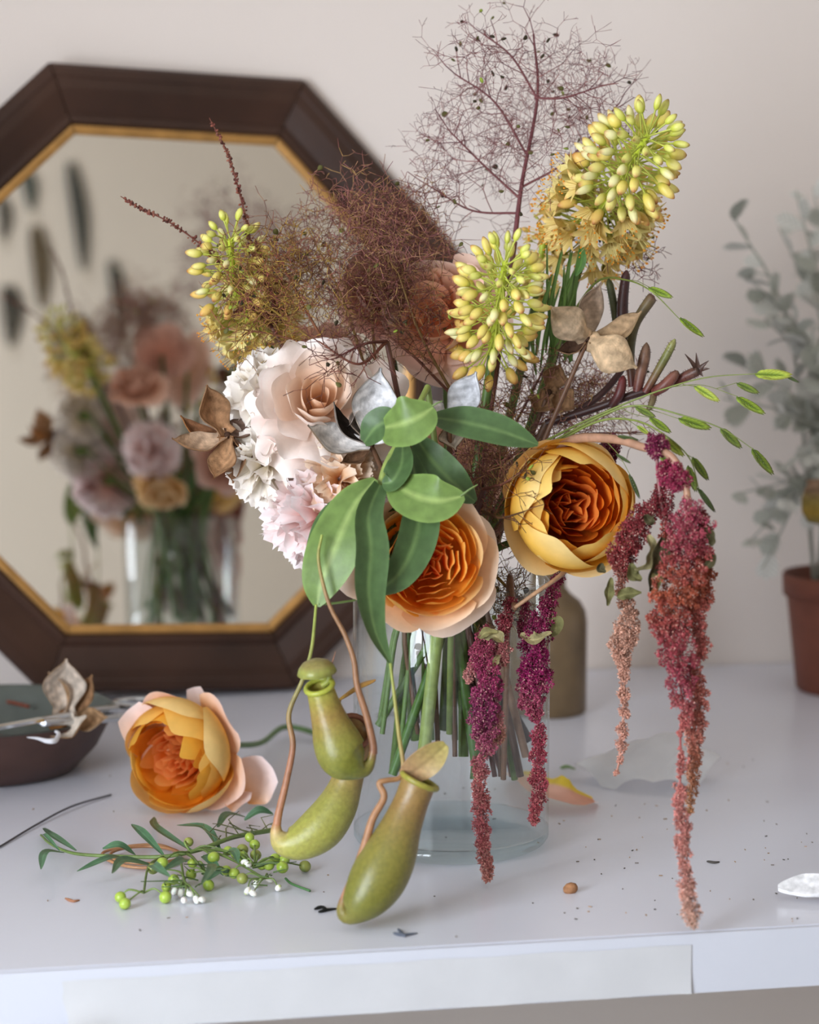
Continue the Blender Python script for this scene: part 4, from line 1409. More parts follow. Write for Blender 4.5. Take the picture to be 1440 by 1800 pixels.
L_([(686, 842, 1.428), (722, 868, 1.414), (768, 880, 1.406), (816, 872, 1.408)], 45, (.0, .3, 1), S('6c8545'), crib=S('93a862'), fold=.14, shape=(.68, .02, .96))
L_([(674, 752, 1.426), (702, 746, 1.412), (734, 734, 1.408), (762, 716, 1.412)], 45, (-.1, .25, 1), S('6c8545'), crib=S('93a862'), fold=.15, shape=(.62, .06, .92))
L_([(758, 733, 1.442), (815, 742, 1.430), (880, 758, 1.424), (946, 782, 1.424)], 33, (0, .5, 1), S('4a633a'), crib=S('657f4c'), fold=.14, shape=(.65, .04, .95))
L_([(732, 770, 1.446), (762, 812, 1.440), (800, 852, 1.438), (836, 882, 1.44)], 33, (-.3, .5, 1), S('4a633a'), crib=S('657f4c'), fold=.2, shape=(.7, .06, .92))
L_([(640, 778, 1.436), (660, 752, 1.428), (680, 742, 1.426), (698, 748, 1.428)], 30, (-.2, .3, 1), S('4a633a'), crib=S('657f4c'), fold=.2, shape=(.65, .05, .93))
L_([(708, 780, 1.438), (706, 815, 1.425), (690, 845, 1.420), (672, 850, 1.424)], 24, (-.3, .2, 1), S('4a633a'), crib=S('657f4c'), fold=.3, shape=(.7, .08, .9))
tendril(q, [(756, 716, 1.414), (768, 709, 1.412), (778, 705, 1.412)], (.0009, .0004), [(0, LG), (1, LG)])
tendril(q, [(810, 872, 1.408), (826, 860, 1.406), (840, 852, 1.406)], (.0009, .0004), [(0, LG), (1, LG)])
tendril(q, [(560, 1062, 1.416), (590, 1060, 1.42), (625, 1055, 1.425)], (.0010, .0008), [(0, LG), (1, LG)])
# narrow flower spike between the leaves
for k in range(9):
    x0, y0 = 690 + rng.uniform(-12, 14), 870 + rng.uniform(0, 60)
    L_([(x0, y0, 1.447), (x0 + rng.uniform(-6, 4), y0 + 28, 1.445), (x0 + rng.uniform(-12, 4), y0 + 56, 1.443)], 6, (rng.uniform(-.6, .6), .1, 1), S('4d6132') * rng.uniform(.7, 1.1), nv=9, name='bract')
RED, TGR = S('9a6a50'), S('93a04c')
tendril(q, [(566, 940, 1.405), (560, 985, 1.404), (578, 1060, 1.404), (606, 1115, 1.404), (622, 1160, 1.402), (628, 1205, 1.40), (645, 1260, 1.40), (655, 1305, 1.40), (656, 1325, 1.40)], (.0009, .0030), [(0, TGR), (.25, S('96704e')), (1, S('8a5f46'))])
tendril(q, [(556, 1062, 1.416), (548, 1140, 1.428), (532, 1195, 1.432), (508, 1255, 1.432), (515, 1310, 1.43), (503, 1375, 1.428), (490, 1430, 1.427), (486, 1456, 1.427)], (.0010, .0031), [(0, TGR), (.35, S('8f8450')), (.6, RED), (1, S('b07c5c'))])
tendril(q, [(686, 1166, 1.39), (693, 1220, 1.385), (701, 1290, 1.38), (709, 1345, 1.375), (703, 1367, 1.372), (678, 1372, 1.368), (667, 1378, 1.367), (675, 1402, 1.366), (655, 1440, 1.364), (640, 1490, 1.362), (620, 1545, 1.358), (604, 1585, 1.356)],
        (.0010, .0032), [(0, TGR), (.35, S('a07850')), (1, S('a8785a'))], n=80)
OL = [(0, S('96694c')), (.10, S('7f763a')), (.35, S('747830')), (.62, S('848038')), (.80, S('92793e')), (1, S('9a963e'))]
pitcher(q, [(656, 1320, 1.40, 7), (651, 1340, 1.40, 9), (640, 1350, 1.40, 17), (622, 1343, 1.40, 33), (604, 1328, 1.40, 44), (591, 1300, 1.40, 42), (580, 1268, 1.40, 33), (570, 1236, 1.398, 27), (562, 1208, 1.396, 24)],
        OL, cdir(-.25, .9, .45), clip_c=S('a5aa42'))
MB().lathe([(.0002, .0085), (.005, .0080), (.0095, .0060), (.0125, .0025), (.0138, -.001), (.0125, -.0015), (.008, .002), (.0002, .004)], P(557, 1180, 1.397), np.array([S('8a7f48')] * 3 + [S('8f9248')] * 5), 26, cdir(-.12, 1, .28)).build('lid', M_PITCH, q)
tendril(q, [(578, 1182, 1.40), (584, 1165, 1.398), (590, 1145, 1.396)], (.0007, .0002), [(0, RED), (1, RED)], name='spur')
tendril(q, [(568, 1205, 1.402), (578, 1195, 1.40), (577, 1180, 1.40)], (.0025, .0022), [(0, S('a0a548')), (1, S('8f9a4a'))], name='neck')
OL2 = [(0, S('ab7752')), (.10, S('bda870')), (.25, S('a09e4c')), (.55, S('929046')), (.78, S('9a7c4c')), (1, S('86683c'))]
pitcher(q, [(486, 1448, 1.427, 7), (487, 1466, 1.427, 13), (500, 1480, 1.427, 25), (530, 1478, 1.428, 34), (565, 1455, 1.43, 40), (592, 1418, 1.432, 36), (608, 1380, 1.434, 29), (618, 1345, 1.434, 26), (622, 1312, 1.434, 28), (621, 1286, 1.432, 30)],
        OL2, cdir(.30, .45, .8), clip_c=S('7a4a34'))
lid(q, P(596, 1228, 1.43), P(660, 1194, 1.425), px2m(9, 1.43), cdir(.2, .9, .4), S('b08a3c'), S('c79a52'), cup=-.3)
tendril(q, [(600, 1262, 1.43), (594, 1245, 1.43), (596, 1228, 1.43)], (.0024, .0018), [(0, S('7a4a34')), (1, S('9a7a40'))], name='neck')
OL3 = [(0, S('966a4c')), (.08, S('7d7038')), (.30, S('70702e')), (.55, S('7d7636')), (.75, S('8a6e40')), (.92, S('907444')), (1, S('877836'))]
pitcher(q, [(604, 1580, 1.356, 7), (602, 1598, 1.355, 11), (613, 1604, 1.355, 23), (640, 1580, 1.355, 41), (664, 1545, 1.358, 50), (686, 1502, 1.362, 47), (706, 1452, 1.366, 36), (722, 1412, 1.368, 31), (733, 1383, 1.368, 31), (737, 1374, 1.368, 33)],
        OL3, cdir(.42, .9, .05), clip_c=S('948e3c'))
lid(q, P(710, 1366, 1.37), P(784, 1308, 1.362), px2m(27, 1.365), cdir(.15, -.1, 1), S('b08a6a'), S('a59a58'), cup=.22)
add_stem(q, P(752, 680, 1.475), e_, .0024, S('7a8a48'), bind=np.array([-.01, -.05, T + VH + .01]))

# ---- hanging amaranth
MAG, ROSE, TANP, DRED, RUST = S('8a2a52'), S('b0606a'), S('c79a84'), S('7d3038'), S('a8583e')
e_ = vend(925, 1330, -.02)
q = flower('hanging_amaranth', 'long hanging amaranth with rust and rose tassels trailing to the table edge', 'amaranth', e_)
MB().tube(spline(pxpath([(960, 800, 1.50), (1010, 772, 1.47), (1080, 772, 1.44), (1130, 786, 1.42), (1178, 800, 1.405), (1203, 845, 1.40), (1213, 905, 1.395)]), 40), np.linspace(.0036, .0024, 40), S('a87f66'), 8).build('stalk', M_STEM, q)
MB().tube(spline(pxpath([(1155, 790, 1.415), (1157, 840, 1.415), (1165, 900, 1.415)]), 14), .0012, S('8a5a58'), 6).build('stalk', M_STEM, q)
MB().tube(spline(pxpath([(1070, 790, 1.525), (1078, 850, 1.525), (1090, 890, 1.51), (1092, 930, 1.48)]), 14), .0013, S('6a4038'), 6).build('stalk', M_STEM, q)
tipd = float((tab(1215, 1634, .004) - CAM) @ FW)
tassel(q, [(1155, 768, 1.41, 18), (1156, 784, 1.41, 22), (1158, 800, 1.41, 14)], [(0, S('7a2a48')), (1, S('7a2a48'))], 1, 2.2)
tassel(q, [(1172, 815, 1.405, 14), (1185, 836, 1.40, 28), (1195, 855, 1.40, 18)], [(0, S('94324e')), (1, S('94324e'))], 2, 2.0)
tassel(q, [(1074, 770, 1.525, 12), (1070, 795, 1.525, 24), (1056, 815, 1.525, 22)], [(0, S('7a3a4c')), (1, S('6a2a38'))], 3, 2.0)
tassel(q, [(1165, 850, 1.42, 14), (1158, 885, 1.42, 26), (1135, 900, 1.42, 26), (1118, 930, 1.425, 26), (1105, 960, 1.43, 30), (1092, 990, 1.43, 26), (1092, 1015, 1.43, 12), (1096, 1050, 1.43, 14), (1106, 1085, 1.43, 20), (1094, 1125, 1.43, 27),
           (1092, 1150, 1.43, 18), (1098, 1180, 1.43, 11), (1096, 1250, 1.43, 12), (1092, 1310, 1.43, 11), (1086, 1350, 1.43, 6), (1079, 1364, 1.43, 3)],
       [(0, DRED), (.3, S('8a3a3a')), (.42, S('a0705a')), (.5, TANP), (1, S('c9917f'))], 4)
tassel(q, [(1172, 900, 1.41, 12), (1170, 960, 1.41, 14), (1168, 985, 1.41, 8)], [(0, DRED), (1, RUST)], 5)
tassel(q, [(1218, 890, 1.395, 26), (1214, 925, 1.395, 40), (1210, 960, 1.394, 44), (1205, 1000, 1.393, 48), (1190, 1040, 1.392, 46), (1180, 1080, 1.391, 40), (1186, 1120, 1.39, 33), (1192, 1160, 1.389, 36), (1196, 1205, 1.388, 26),
           (1203, 1250, 1.387, 17), (1205, 1272, 1.386, 10), (1197, 1290, 1.386, 5), (1197, 1318, 1.385, 5), (1201, 1340, 1.383, 11), (1196, 1365, 1.382, 5), (1196, 1395, 1.38, 13), (1193, 1425, 1.378, 13), (1202, 1455, 1.374, 14), (1198, 1480, 1.37, 14), (1200, 1500, 1.368, 13), (1203, 1525, 1.366, 9),
           (1206, 1550, 1.363, 14), (1211, 1580, tipd + .003, 18), (1214, 1605, tipd, 18), (1216, 1630, tipd - .003, 8)],
       [(0, S('a0485a')), (.1, S('a04850')), (.2, RUST), (.3, S('9a4648')), (.42, S('9c4654')), (.5, S('b0605c')), (.7, S('c07c74')), (.88, S('bb8478')), (1, S('c9a592'))], 6, 1.15)
tassel(q, [(1232, 900, 1.40, 14), (1238, 935, 1.40, 16), (1236, 975, 1.40, 18), (1238, 1010, 1.40, 20), (1238, 1045, 1.40, 20), (1226, 1075, 1.40, 16), (1232, 1110, 1.40, 17), (1238, 1138, 1.40, 16), (1222, 1170, 1.40, 12), (1226, 1210, 1.40, 18), (1230, 1245, 1.40, 18),
           (1220, 1285, 1.40, 18), (1222, 1320, 1.40, 14), (1218, 1360, 1.40, 14), (1214, 1400, 1.40, 10), (1212, 1432, 1.40, 7)],
       [(0, DRED), (.2, RUST), (.35, S('b5635c')), (.7, S('bd7468')), (1, S('b08058'))], 7)
DL = [S('6d6a44'), S('8a8458'), S('4f4a34'), S('9a9068')]
for (rows, w, tw, ci) in (([(1165, 945, 1.40), (1160, 975, 1.395), (1150, 1005, 1.395), (1142, 1040, 1.395)], 17, .6, 2), ([(1140, 940, 1.40), (1146, 965, 1.40), (1138, 990, 1.40), (1115, 1000, 1.40)], 14, 1.2, 3),
                          ([(1150, 990, 1.40), (1154, 1015, 1.395), (1150, 1045, 1.395)], 10, .2, 1), ([(1110, 990, 1.41), (1112, 1010, 1.41), (1128, 1020, 1.41)], 13, .2, 0), ([(1135, 905, 1.41), (1142, 915, 1.405), (1150, 920, 1.405)], 10, 0, 2),
                          ([(1075, 1015, 1.42), (1070, 1040, 1.42), (1068, 1065, 1.42)], 9, .3, 0), ([(1085, 1050, 1.42), (1100, 1045, 1.42), (1128, 1042, 1.42)], 11, .4, 0), ([(1240, 925, 1.39), (1248, 945, 1.385), (1252, 960, 1.385)], 9, .2, 2), ([(1245, 970, 1.39), (1250, 985, 1.385), (1238, 1000, 1.385)], 9, .2, 2),
                          ([(1060, 990, 1.43), (1055, 1000, 1.43), (1065, 1006, 1.43)], 8, .2, 2)):
    leaf(q, pxpath(rows), px2m(w, 1.41), cdir(.2, .2, 1), DL[ci], fold=.5, ruf=.35, twist=tw, nv=16, name='dry_leaf', m=M_DRY)
add_stem(q, P(960, 800, 1.50), e_, .0032, S('8a6a54'))

e_ = vend(885, 1370, -.03)
q = flower('hanging_amaranth', 'short magenta hanging amaranth draped over the front of the glass vase', 'amaranth', e_)
MB().tube(spline(pxpath([(1010, 985, 1.50), (985, 1012, 1.48), (945, 1040, 1.47), (905, 1068, 1.47)]), 20), np.linspace(.0019, .0014, 20), S('b08a6a'), 8).build('stalk', M_STEM, q)
tassel(q, [(858, 1110, 1.47, 14), (848, 1150, 1.465, 24), (862, 1190, 1.46, 24), (848, 1235, 1.458, 28), (846, 1270, 1.456, 30), (858, 1300, 1.455, 24), (848, 1330, 1.455, 13), (845, 1352, 1.455, 15), (842, 1375, 1.454, 11), (845, 1400, 1.454, 17), (842, 1435, 1.453, 18), (847, 1470, 1.452, 14), (851, 1505, 1.451, 14), (857, 1532, 1.45, 13), (853, 1550, 1.45, 6)],
       [(0, S('a04a5c')), (.2, S('9c3c62')), (.35, S('8e3c62')), (.45, S('a85870')), (.6, S('b8706e')), (.8, S('b2656a')), (1, S('b67c70'))], 12, 1.1)
tassel(q, [(832, 1160, 1.465, 12), (826, 1185, 1.463, 10), (822, 1200, 1.463, 5)], [(0, ROSE), (1, S('c08880'))], 13)
tassel(q, [(868, 1240, 1.462, 12), (876, 1280, 1.46, 14), (872, 1305, 1.46, 10)], [(0, S('9c4a68')), (1, TANP)], 14)
tassel(q, [(900, 1050, 1.478, 12), (885, 1100, 1.47, 16), (884, 1140, 1.468, 14), (885, 1165, 1.467, 8)], [(0, DRED), (.5, S('8a3a44')), (1, S('b0706c'))], 15)
tassel(q, [(985, 1012, 1.49, 12), (968, 1050, 1.485, 16), (955, 1090, 1.48, 22), (942, 1130, 1.478, 28), (940, 1170, 1.476, 31), (942, 1205, 1.474, 29), (930, 1235, 1.473, 24), (944, 1260, 1.472, 13), (946, 1300, 1.471, 14), (944, 1350, 1.47, 15), (948, 1380, 1.47, 15), (944, 1420, 1.47, 14), (936, 1452, 1.47, 6)],
       [(0, S('7a2a40')), (.2, S('80284c')), (.4, S('8e2458')), (.5, S('a04a62')), (.7, S('a84a5a')), (1, S('b05e62'))], 16, 1.15)
tassel(q, [(926, 1060, 1.488, 10), (922, 1100, 1.485, 14), (920, 1115, 1.485, 8)], [(0, S('7a2a40')), (1, S('8a3a50'))], 17)
for (rows, w, tw, ci) in (([(850, 1120, 1.465), (870, 1118, 1.46), (885, 1130, 1.46)], 12, .5, 3), ([(842, 1122, 1.465), (855, 1112, 1.46), (875, 1112, 1.46)], 8, .4, 1), ([(915, 1115, 1.475), (940, 1125, 1.465), (970, 1112, 1.468)], 12, .8, 3), ([(965, 1080, 1.48), (978, 1098, 1.475), (970, 1118, 1.475)], 12, .3, 0), ([(835, 1085, 1.48), (845, 1090, 1.475), (850, 1105, 1.475)], 9, .2, 2), ([(880, 1150, 1.465), (870, 1165, 1.46), (872, 1185, 1.46)], 6, .5, 3)):
    leaf(q, pxpath(rows), px2m(w, 1.46), cdir(.1, .3, 1), DL[ci], fold=.5, ruf=.35, twist=tw, nv=16, name='dry_leaf', m=M_DRY)
add_stem(q, P(905, 1068, 1.47), e_, .0022, S('7d5a44'), bind=np.array([.035, -.045, T + VH + .004]))

# greenery stems that show in the vase
for k, (px, py, dd, c, r) in enumerate(((665, 1275, .0, S('587238'), .0030), (690, 1362, -.03, S('557838'), .0036), (782, 1280, .02, S('404f26'), .0050), (842, 1372, -.045, S('587c3a'), .0040), (935, 1300, .02, S('3b2d26'), .0045), (800, 1315, -.03, S('587238'), .0012))):
    e_ = vend(px, py, dd)
    q = flower('filler_stem', ('leafless green stem standing at the left wall of the vase', 'long green stem slanting to the lower left in the vase', 'thick dark stem ending high in the middle of the vase', 'long bright green stem slanting to the lower right in the vase', 'dark woody stem leaning on the right wall of the vase', 'hair thin green stem hanging straight in the vase')[k], 'stem', e_)
    top = P(793 - (px - 793) * .3, 930 + 10 * k, DV + .01)
    MB().tube(spline([top, np.array([-.1 * e_[0], -.1 * e_[1], T + VH - .01]), e_], 16), r, np.outer(np.ones(16), c), 8).build('stalk', M_STEM, q)
    leaf(q, [top, top + np.array([0, 0, .02]) + rng.normal(0, .008, 3), top + np.array([0, 0, .04]) + rng.normal(0, .015, 3)], .006, cdir(0, .2, 1), S('4a6a34'), nv=10)

# ================================================================== on the table
# ---- rose lying on its side
c_ = P(338, 1345, 1.665)
c_[2] = T + .0505
q = thing('garden_rose', 'apricot yellow rose lying on the table beside the bowl', 'rose', tab(345, 1415))
ax_ = cdir(-.46, -.20, .84)
make_rose(q, c_ - ax_ * .014, ax_, .0475, [
    dict(n=5, R=1.0, al=92, H=.70, w=.74, curl=.14, droop=.14, ruf=.06, nr=3, c=[(0, S('f0a450')), (.55, S('f4bd84')), (1, S('f7d8cc'))], off=.55, jit=.14, nv=12),
    dict(n=5, R=.98, al=112, H=1.06, w=.80, ruf=.02, c=[(0, S('f5b03c')), (.6, S('f8c65c')), (1, S('f9da94'))], off=.2, nv=13),
    dict(n=5, R=.92, al=128, H=1.20, w=.80, ruf=.02, c=[(0, S('f5a828')), (.6, S('f8bc40')), (1, S('f9d070'))], off=.9, nv=14, m=M_INNER),
    dict(n=6, R=.82, al=128, H=1.18, w=.66, ruf=.025, c=[(0, S('f29c20')), (.7, S('f7b234')), (1, S('f9c450'))], off=.4, rim=.05, m=M_INNER),
    dict(n=7, R=.66, al=110, H=1.08, w=.50, ruf=.025, c=[(0, S('e88a1c')), (.7, S('f4a632')), (1, S('f7b848'))], off=.1, rim=.05, m=M_INNER),
    dict(n=7, R=.54, al=102, H=1.02, w=.45, ruf=.03, c=[(0, S('d87418')), (.7, S('f09a38')), (1, S('f6b465'))], off=.6, rim=.05),
], core=dict(ns=5, m=4, r0=.05, r1=.40, zb=.3, zt=.90, dz=.08, c=[(0, S('d0681c')), (.6, S('ea8c3c')), (1, S('f6ac68'))]))
# loose guard petals
Mq = aframe(c_ - ax_ * .014, ax_)
for (a, b, w, face) in ((P(300, 1330, 1.665), P(226, 1250, 1.655), 44, (-.2, .35, 1)), (P(360, 1300, 1.67), P(343, 1208, 1.675), 22, (-.2, .1, 1)), (P(420, 1390, 1.66), P(478, 1350, 1.655), 46, (.2, .25, 1)), (P(400, 1405, 1.655), P(440, 1408, 1.645), 22, (.1, .7, .8))):
    mid = (a + b) / 2 - cdir(*face) * .006
    G, us = blade_grid(spline([a, mid, b + cdir(*face) * .003], 12), lambda v: px2m(w, 1.66) * max(.3, math.sin(math.pi * min(1, .15 + v * .72)) ** .6), cdir(*face), 13, .3, .1, 1.5)
    Cc = grad(np.linspace(0, 1, 12), [(0, S('f2a95c')), (.5, S('f8d4bc')), (1, S('fbe8e6'))])
    MB().grid(G, np.repeat(Cc, 13, 0)).build('petal', M_PETAL, q)
rs = spline(np.array([c_ - ax_ * .012, tab(452, 1308, .016), tab(500, 1278, .012), tab(560, 1290, .008), tab(600, 1303, .004)]), 24)
MB().tube(rs, .0026, S('5c7a48'), 8).build('stem', M_STEM, q)
make_sepals(q, c_ - ax_ * .012, ax_, .035, S('5f7a46'))

# ---- bowl
BC = tab(-12, 1352)
BC[2] = T
q = thing('bowl', 'dark brown shallow bowl holding clippings at the table end', 'bowl', BC)
prof_o = [(.001, .001), (.066, .0005), (.074, .003), (.092, .022), (.104, .045), (.108, .053)]
prof_i = [(.108, .053), (.1065, .0545), (.104, .053), (.098, .042), (.088, .022), (.070, .008), (.001, .006)]
MB().lathe(prof_o, BC, np.array([S('4a342e')] * 6), 48).build('shell', M_BOWL, q)
MB().lathe(prof_i, BC, np.array([S('4a4440')] + [S('5d625c')] * 6), 48).build('lining', M_BOWL, q)
for k, (px, py, lab, cc) in enumerate(((20, 1238, 'reddish dry twig lying in the bowl', S('8a4a38')), (10, 1300, 'dull brown twig lying in the bowl by its front rim', S('6a4a34')))):
    a = tab(px - 60, py, .030)
    b = tab(px + 30, py + 4, .040)
    t_ = MB().tube(spline([a, (a + b) / 2 + np.array([0, 0, .004]), b], 12), .0016, cc, 6)
    tag(t_.build('twig', M_TWIG), lab, 'twig')
# white curl on the bowl rim
cw_ = spline(np.array([tab(48, 1296, .055), tab(66, 1298, .057), tab(84, 1303, .058), tab(98, 1301, .058), tab(103, 1290, .060), tab(98, 1286, .060)]), 24)
tag(MB().tube(cw_, np.concatenate([np.linspace(.0004, .0024, 12), np.linspace(.0024, .0012, 12)]), S('f0f0f4'), 7).build('petal_curl', M_PETAL), 'small white curled sliver hooked on the bowl rim', 'petal')

# ---- scissors lying across the bowl
q = thing('scissors', 'chrome scissors with looped handles laid across the bowl', 'scissors', BC + np.array([0, 0, .055]))
s0, s1 = tab(-40, 1288, .062), tab(70, 1268, .064)
dS = nz(s1 - s0)
nS = np.array([0, 0, 1.])
sS = np.cross(nS, dS)
for k in (0, 1):
    o = sS * (.004 - .008 * k)
    mb = MB()
    M = np.eye(4)
    M[:3, 0], M[:3, 1], M[:3, 2], M[:3, 3] = dS, sS, nS, s0 + o
    mb.box((-.06, -.0045, -.0012 + .0024 * k), (np.linalg.norm(s1 - s0), .0045, .0012 + .0024 * k), WHITE, M)
    mb.build('blade', M_STEEL, q, False)
h0, hA, hB = tab(70, 1268, .064), tab(150, 1252, .062), tab(205, 1245, .056)
MB().tube(spline([h0, hA, hB], 16), .0036, WHITE, 8).build('shank', M_STEEL, q)
h2 = tab(205, 1262, .050)
MB().tube(spline([h0 + sS * -.006, tab(150, 1266, .056), h2], 16), .0036, WHITE, 8).build('shank', M_STEEL, q)
for cpx, cpy, z in ((246, 1236, .050),):
    cc0 = tab(cpx, cpy, z)
    th = np.linspace(0, 2 * math.pi, 37)
    ring = np.array([cc0 + .0235 * math.cos(t) * np.array(RT) + .020 * math.sin(t) * np.array([FW[0], FW[1], -.05]) for t in th])
    MB().tube(ring, .0030, WHITE, 8).build('handle_loop', M_STEEL, q)
cc0 = tab(225, 1262, .040)
ring = np.array([cc0 + .0215 * math.cos(t) * np.array(RT) + .018 * math.sin(t) * np.array([FW[0], FW[1], -.15]) for t in th])
MB().tube(ring, .0030, WHITE, 8).build('handle_loop', M_STEEL, q)
MB().blob(h0, .0042, WHITE, 10, 6, stretch=.7).build('pivot', M_STEEL, q)

# ---- pod resting on the bowl rim
pc = P(112, 1262, 1.725)
q = thing('seed_pod', 'pale papery seed pod perched on the bowl rim', 'seed pod', pc)
for (px, py, dd, w, face, ci, co) in ((116, 1158, .0, 34, (.3, .1, 1), S('d8c8b8'), S('c0a283')), (88, 1182, .01, 20, (-.5, .1, .9), S('b08c68'), S('cdb094')), (163, 1188, .01, 20, (-.3, .1, 1), S('a87f5c'), S('b58e68')),
                                      (128, 1298, -.02, 34, (0, .3, 1), S('e2d3c2'), S('b58e68')), (190, 1262, -.005, 20, (0, .6, 1), S('b08c68'), S('c0a283')), (92, 1290, -.01, 20, (.1, .1, -1), S('8a5f42'), S('a4703f'))):
    carpel(q, pc, P(px, py, 1.725 + dd), px2m(w, 1.725), cdir(*face), ci, co)
MB().blob(pc, .004, S('6a4a38'), 8, 6).build('hub', M_DRY, q)

# ---- wire
wp = spline(np.array([tab(-60, 1520, .0012), tab(0, 1488, .0012), tab(60, 1452, .002), tab(125, 1418, .0035), tab(195, 1397, .0012)]), 30)
tag(MB().tube(wp, .0008, WHITE, 6).build('wire', M_DARKMETAL), 'thin grey florist wire lying bent on the table', 'wire')

# ---- pepper berry sprig
zb = lambda x, y: (x / 2.769, 1140 + y / 2.77)
q = thing('pepper_berry_sprig', 'sprig of narrow green leaves, round green berries and white buds on the table', 'sprig', tab(300, 1502))
mp_ = np.array([tab(72, 1468, .004), tab(90, 1484, .006), tab(130, 1500, .006), tab(200, 1505, .007), tab(285, 1506, .009), tab(350, 1494, .012), tab(410, 1472, .014), tab(480, 1459, .010)])
mpath = spline(mp_, 60)
MB().tube(mpath, np.linspace(.0009, .0020, 60), S('6f8548'), 7).build('stem', M_STEM, q)
lv = [((370, 985), (225, 875)), ((315, 995), (200, 1075)), ((795, 1005), (640, 855)), ((500, 975), (660, 1005)), ((635, 1020), (375, 1085)), ((740, 1055), (545, 1095)), ((940, 990), (750, 820)), ((1070, 975), (860, 860)),
      ((900, 1040), (790, 1085)), ((985, 1010), (1088, 1105)), ((1070, 1010), (1160, 1045)), ((760, 1068), (830, 1112)), ((1060, 870), (1210, 825)), ((1190, 835), (1330, 805)), ((960, 1060), (980, 1150)), ((1010, 1130), (1120, 1110)), ((290, 985), (205, 905))]
for i, (a, b) in enumerate(lv):
    A_, B_ = tab(*zb(*a), .010), tab(*zb(*b), .004 + .010 * (i % 3))
    d_ = B_ - A_
    sd = np.cross(nz(d_), (0, 0, 1))
    mid = (A_ + B_) / 2 + sd * np.linalg.norm(d_) * .10 * (1 if i % 2 else -1) + np.array([0, 0, .006])
    leaf(q, [A_, mid, B_], px2m(8.5 if i != 16 else 3.5, 1.5), nz(np.array([0, -.5, .8]) + rng.normal(0, .15, 3)), S('557a58') * rng.uniform(.75, 1.15), fold=.25, shape=(.8, .06, .92), nv=14)
ber = [(586, 1210), (608, 1242), (805, 1210), (810, 1160), (845, 1125), (745, 1072), (790, 1045), (937, 1045), (930, 1100), (1015, 1152), (1040, 1018), (1110, 985), (1140, 1095), (1180, 1120), (1180, 980), (1215, 920), (1240, 955), (1245, 1005), (1180, 1015),
       (1275, 1055), (1310, 1055), (1340, 1025), (1375, 1065), (1100, 1080), (1385, 1030), (1150, 1000), (1485, 1060), (918, 942)]
tw = MB()
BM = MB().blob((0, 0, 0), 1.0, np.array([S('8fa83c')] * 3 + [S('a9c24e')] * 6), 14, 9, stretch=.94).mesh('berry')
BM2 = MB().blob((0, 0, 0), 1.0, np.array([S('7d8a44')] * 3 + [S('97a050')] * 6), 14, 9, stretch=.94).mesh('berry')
WM = MB().blob((0, 0, 0), 1.0, np.array([S('b9c48a')] * 2 + [S('f3f1e8')] * 6), 10, 8, stretch=1.45).mesh('bud')
for m_ in (BM, BM2, WM):
    m_.materials.append(M_BERRY)


def twig_to(p, root_pt, r=.0006):
    m = (p + root_pt) / 2 + np.array([rng.normal(0, .003), rng.normal(0, .003), .004])
    tw.tube(spline([root_pt, m, p], 9), [r * 1.3] * 5 + [r] * 4, S('748a48') * rng.uniform(.7, 1.1), 5)


clus = [tab(*zb(900, 1150), .008), tab(*zb(1000, 1090), .012), tab(*zb(1240, 1060), .012), tab(*zb(1290, 1120), .008), tab(*zb(700, 1190), .006)]
for c0 in clus:
    k = int(np.argmin(np.linalg.norm(mpath[30:] - c0, axis=1))) + 30
    twig_to(c0, mpath[k], .0009)
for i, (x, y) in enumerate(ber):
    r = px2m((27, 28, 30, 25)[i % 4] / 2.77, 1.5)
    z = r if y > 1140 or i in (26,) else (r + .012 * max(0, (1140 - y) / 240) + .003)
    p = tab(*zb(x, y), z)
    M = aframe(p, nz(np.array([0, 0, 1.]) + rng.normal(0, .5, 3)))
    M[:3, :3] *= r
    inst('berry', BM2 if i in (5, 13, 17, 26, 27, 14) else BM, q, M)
    near = min(clus + [mpath[55], mpath[40]], key=lambda c0: np.linalg.norm(c0 - p))
    twig_to(p, near)
for (x, y) in ((885, 1130), (880, 1190), (925, 1195), (895, 1225), (955, 1222), (985, 1222), (1205, 1050), (1310, 1125), (1245, 1145), (1205, 1180), (1230, 1190), (1355, 1165), (850, 1180), (915, 1180), (1190, 1040)):
    r = px2m(15 / 2.77, 1.48)
    p = tab(*zb(x, y), r * 1.1 + (.012 if y < 1100 else 0.001))
    M = aframe(p, nz(np.array([0, -.3, -.5]) + rng.normal(0, .6, 3)))
    M[:3, :3] *= r
    inst('bud', WM, q, M)
    twig_to(p, min(clus, key=lambda c0: np.linalg.norm(c0 - p)), .0005)
for k in range(26):
    a = clus[int(rng.integers(4))] + rng.normal(0, .006, 3) * [1, 1, .3]
    b = a + np.array([rng.normal(0, .012), rng.normal(0, .010), rng.uniform(-.002, .006)])
    b[2] = max(b[2], T + .001)
    a[2] = max(a[2], T + .001)
    tw.tube(np.array([a, b]), [.0006, .0003], S('55703c') * rng.uniform(.6, 1.1), 4)
for k in range(14):
    a = mpath[int(rng.integers(46, 59))]
    b = a + np.array([rng.normal(-.004, .012), rng.uniform(.004, .022), rng.uniform(0, .008)])
    c2 = b + np.array([rng.normal(0, .008), rng.normal(0, .006), rng.uniform(0, .004)])
    tw.tube(np.array([a, b, c2]), [.0006, .0005, .0003], S('6a7044') * rng.uniform(.7, 1.1), 4)
tw.tube(spline([tab(*zb(1390, 1120), .004), tab(*zb(1420, 1145), .003), tab(*zb(1510, 1180), .002)], 8), .0010, S('4f7a48'), 5)
tw.build('twigs', M_STEM, q)

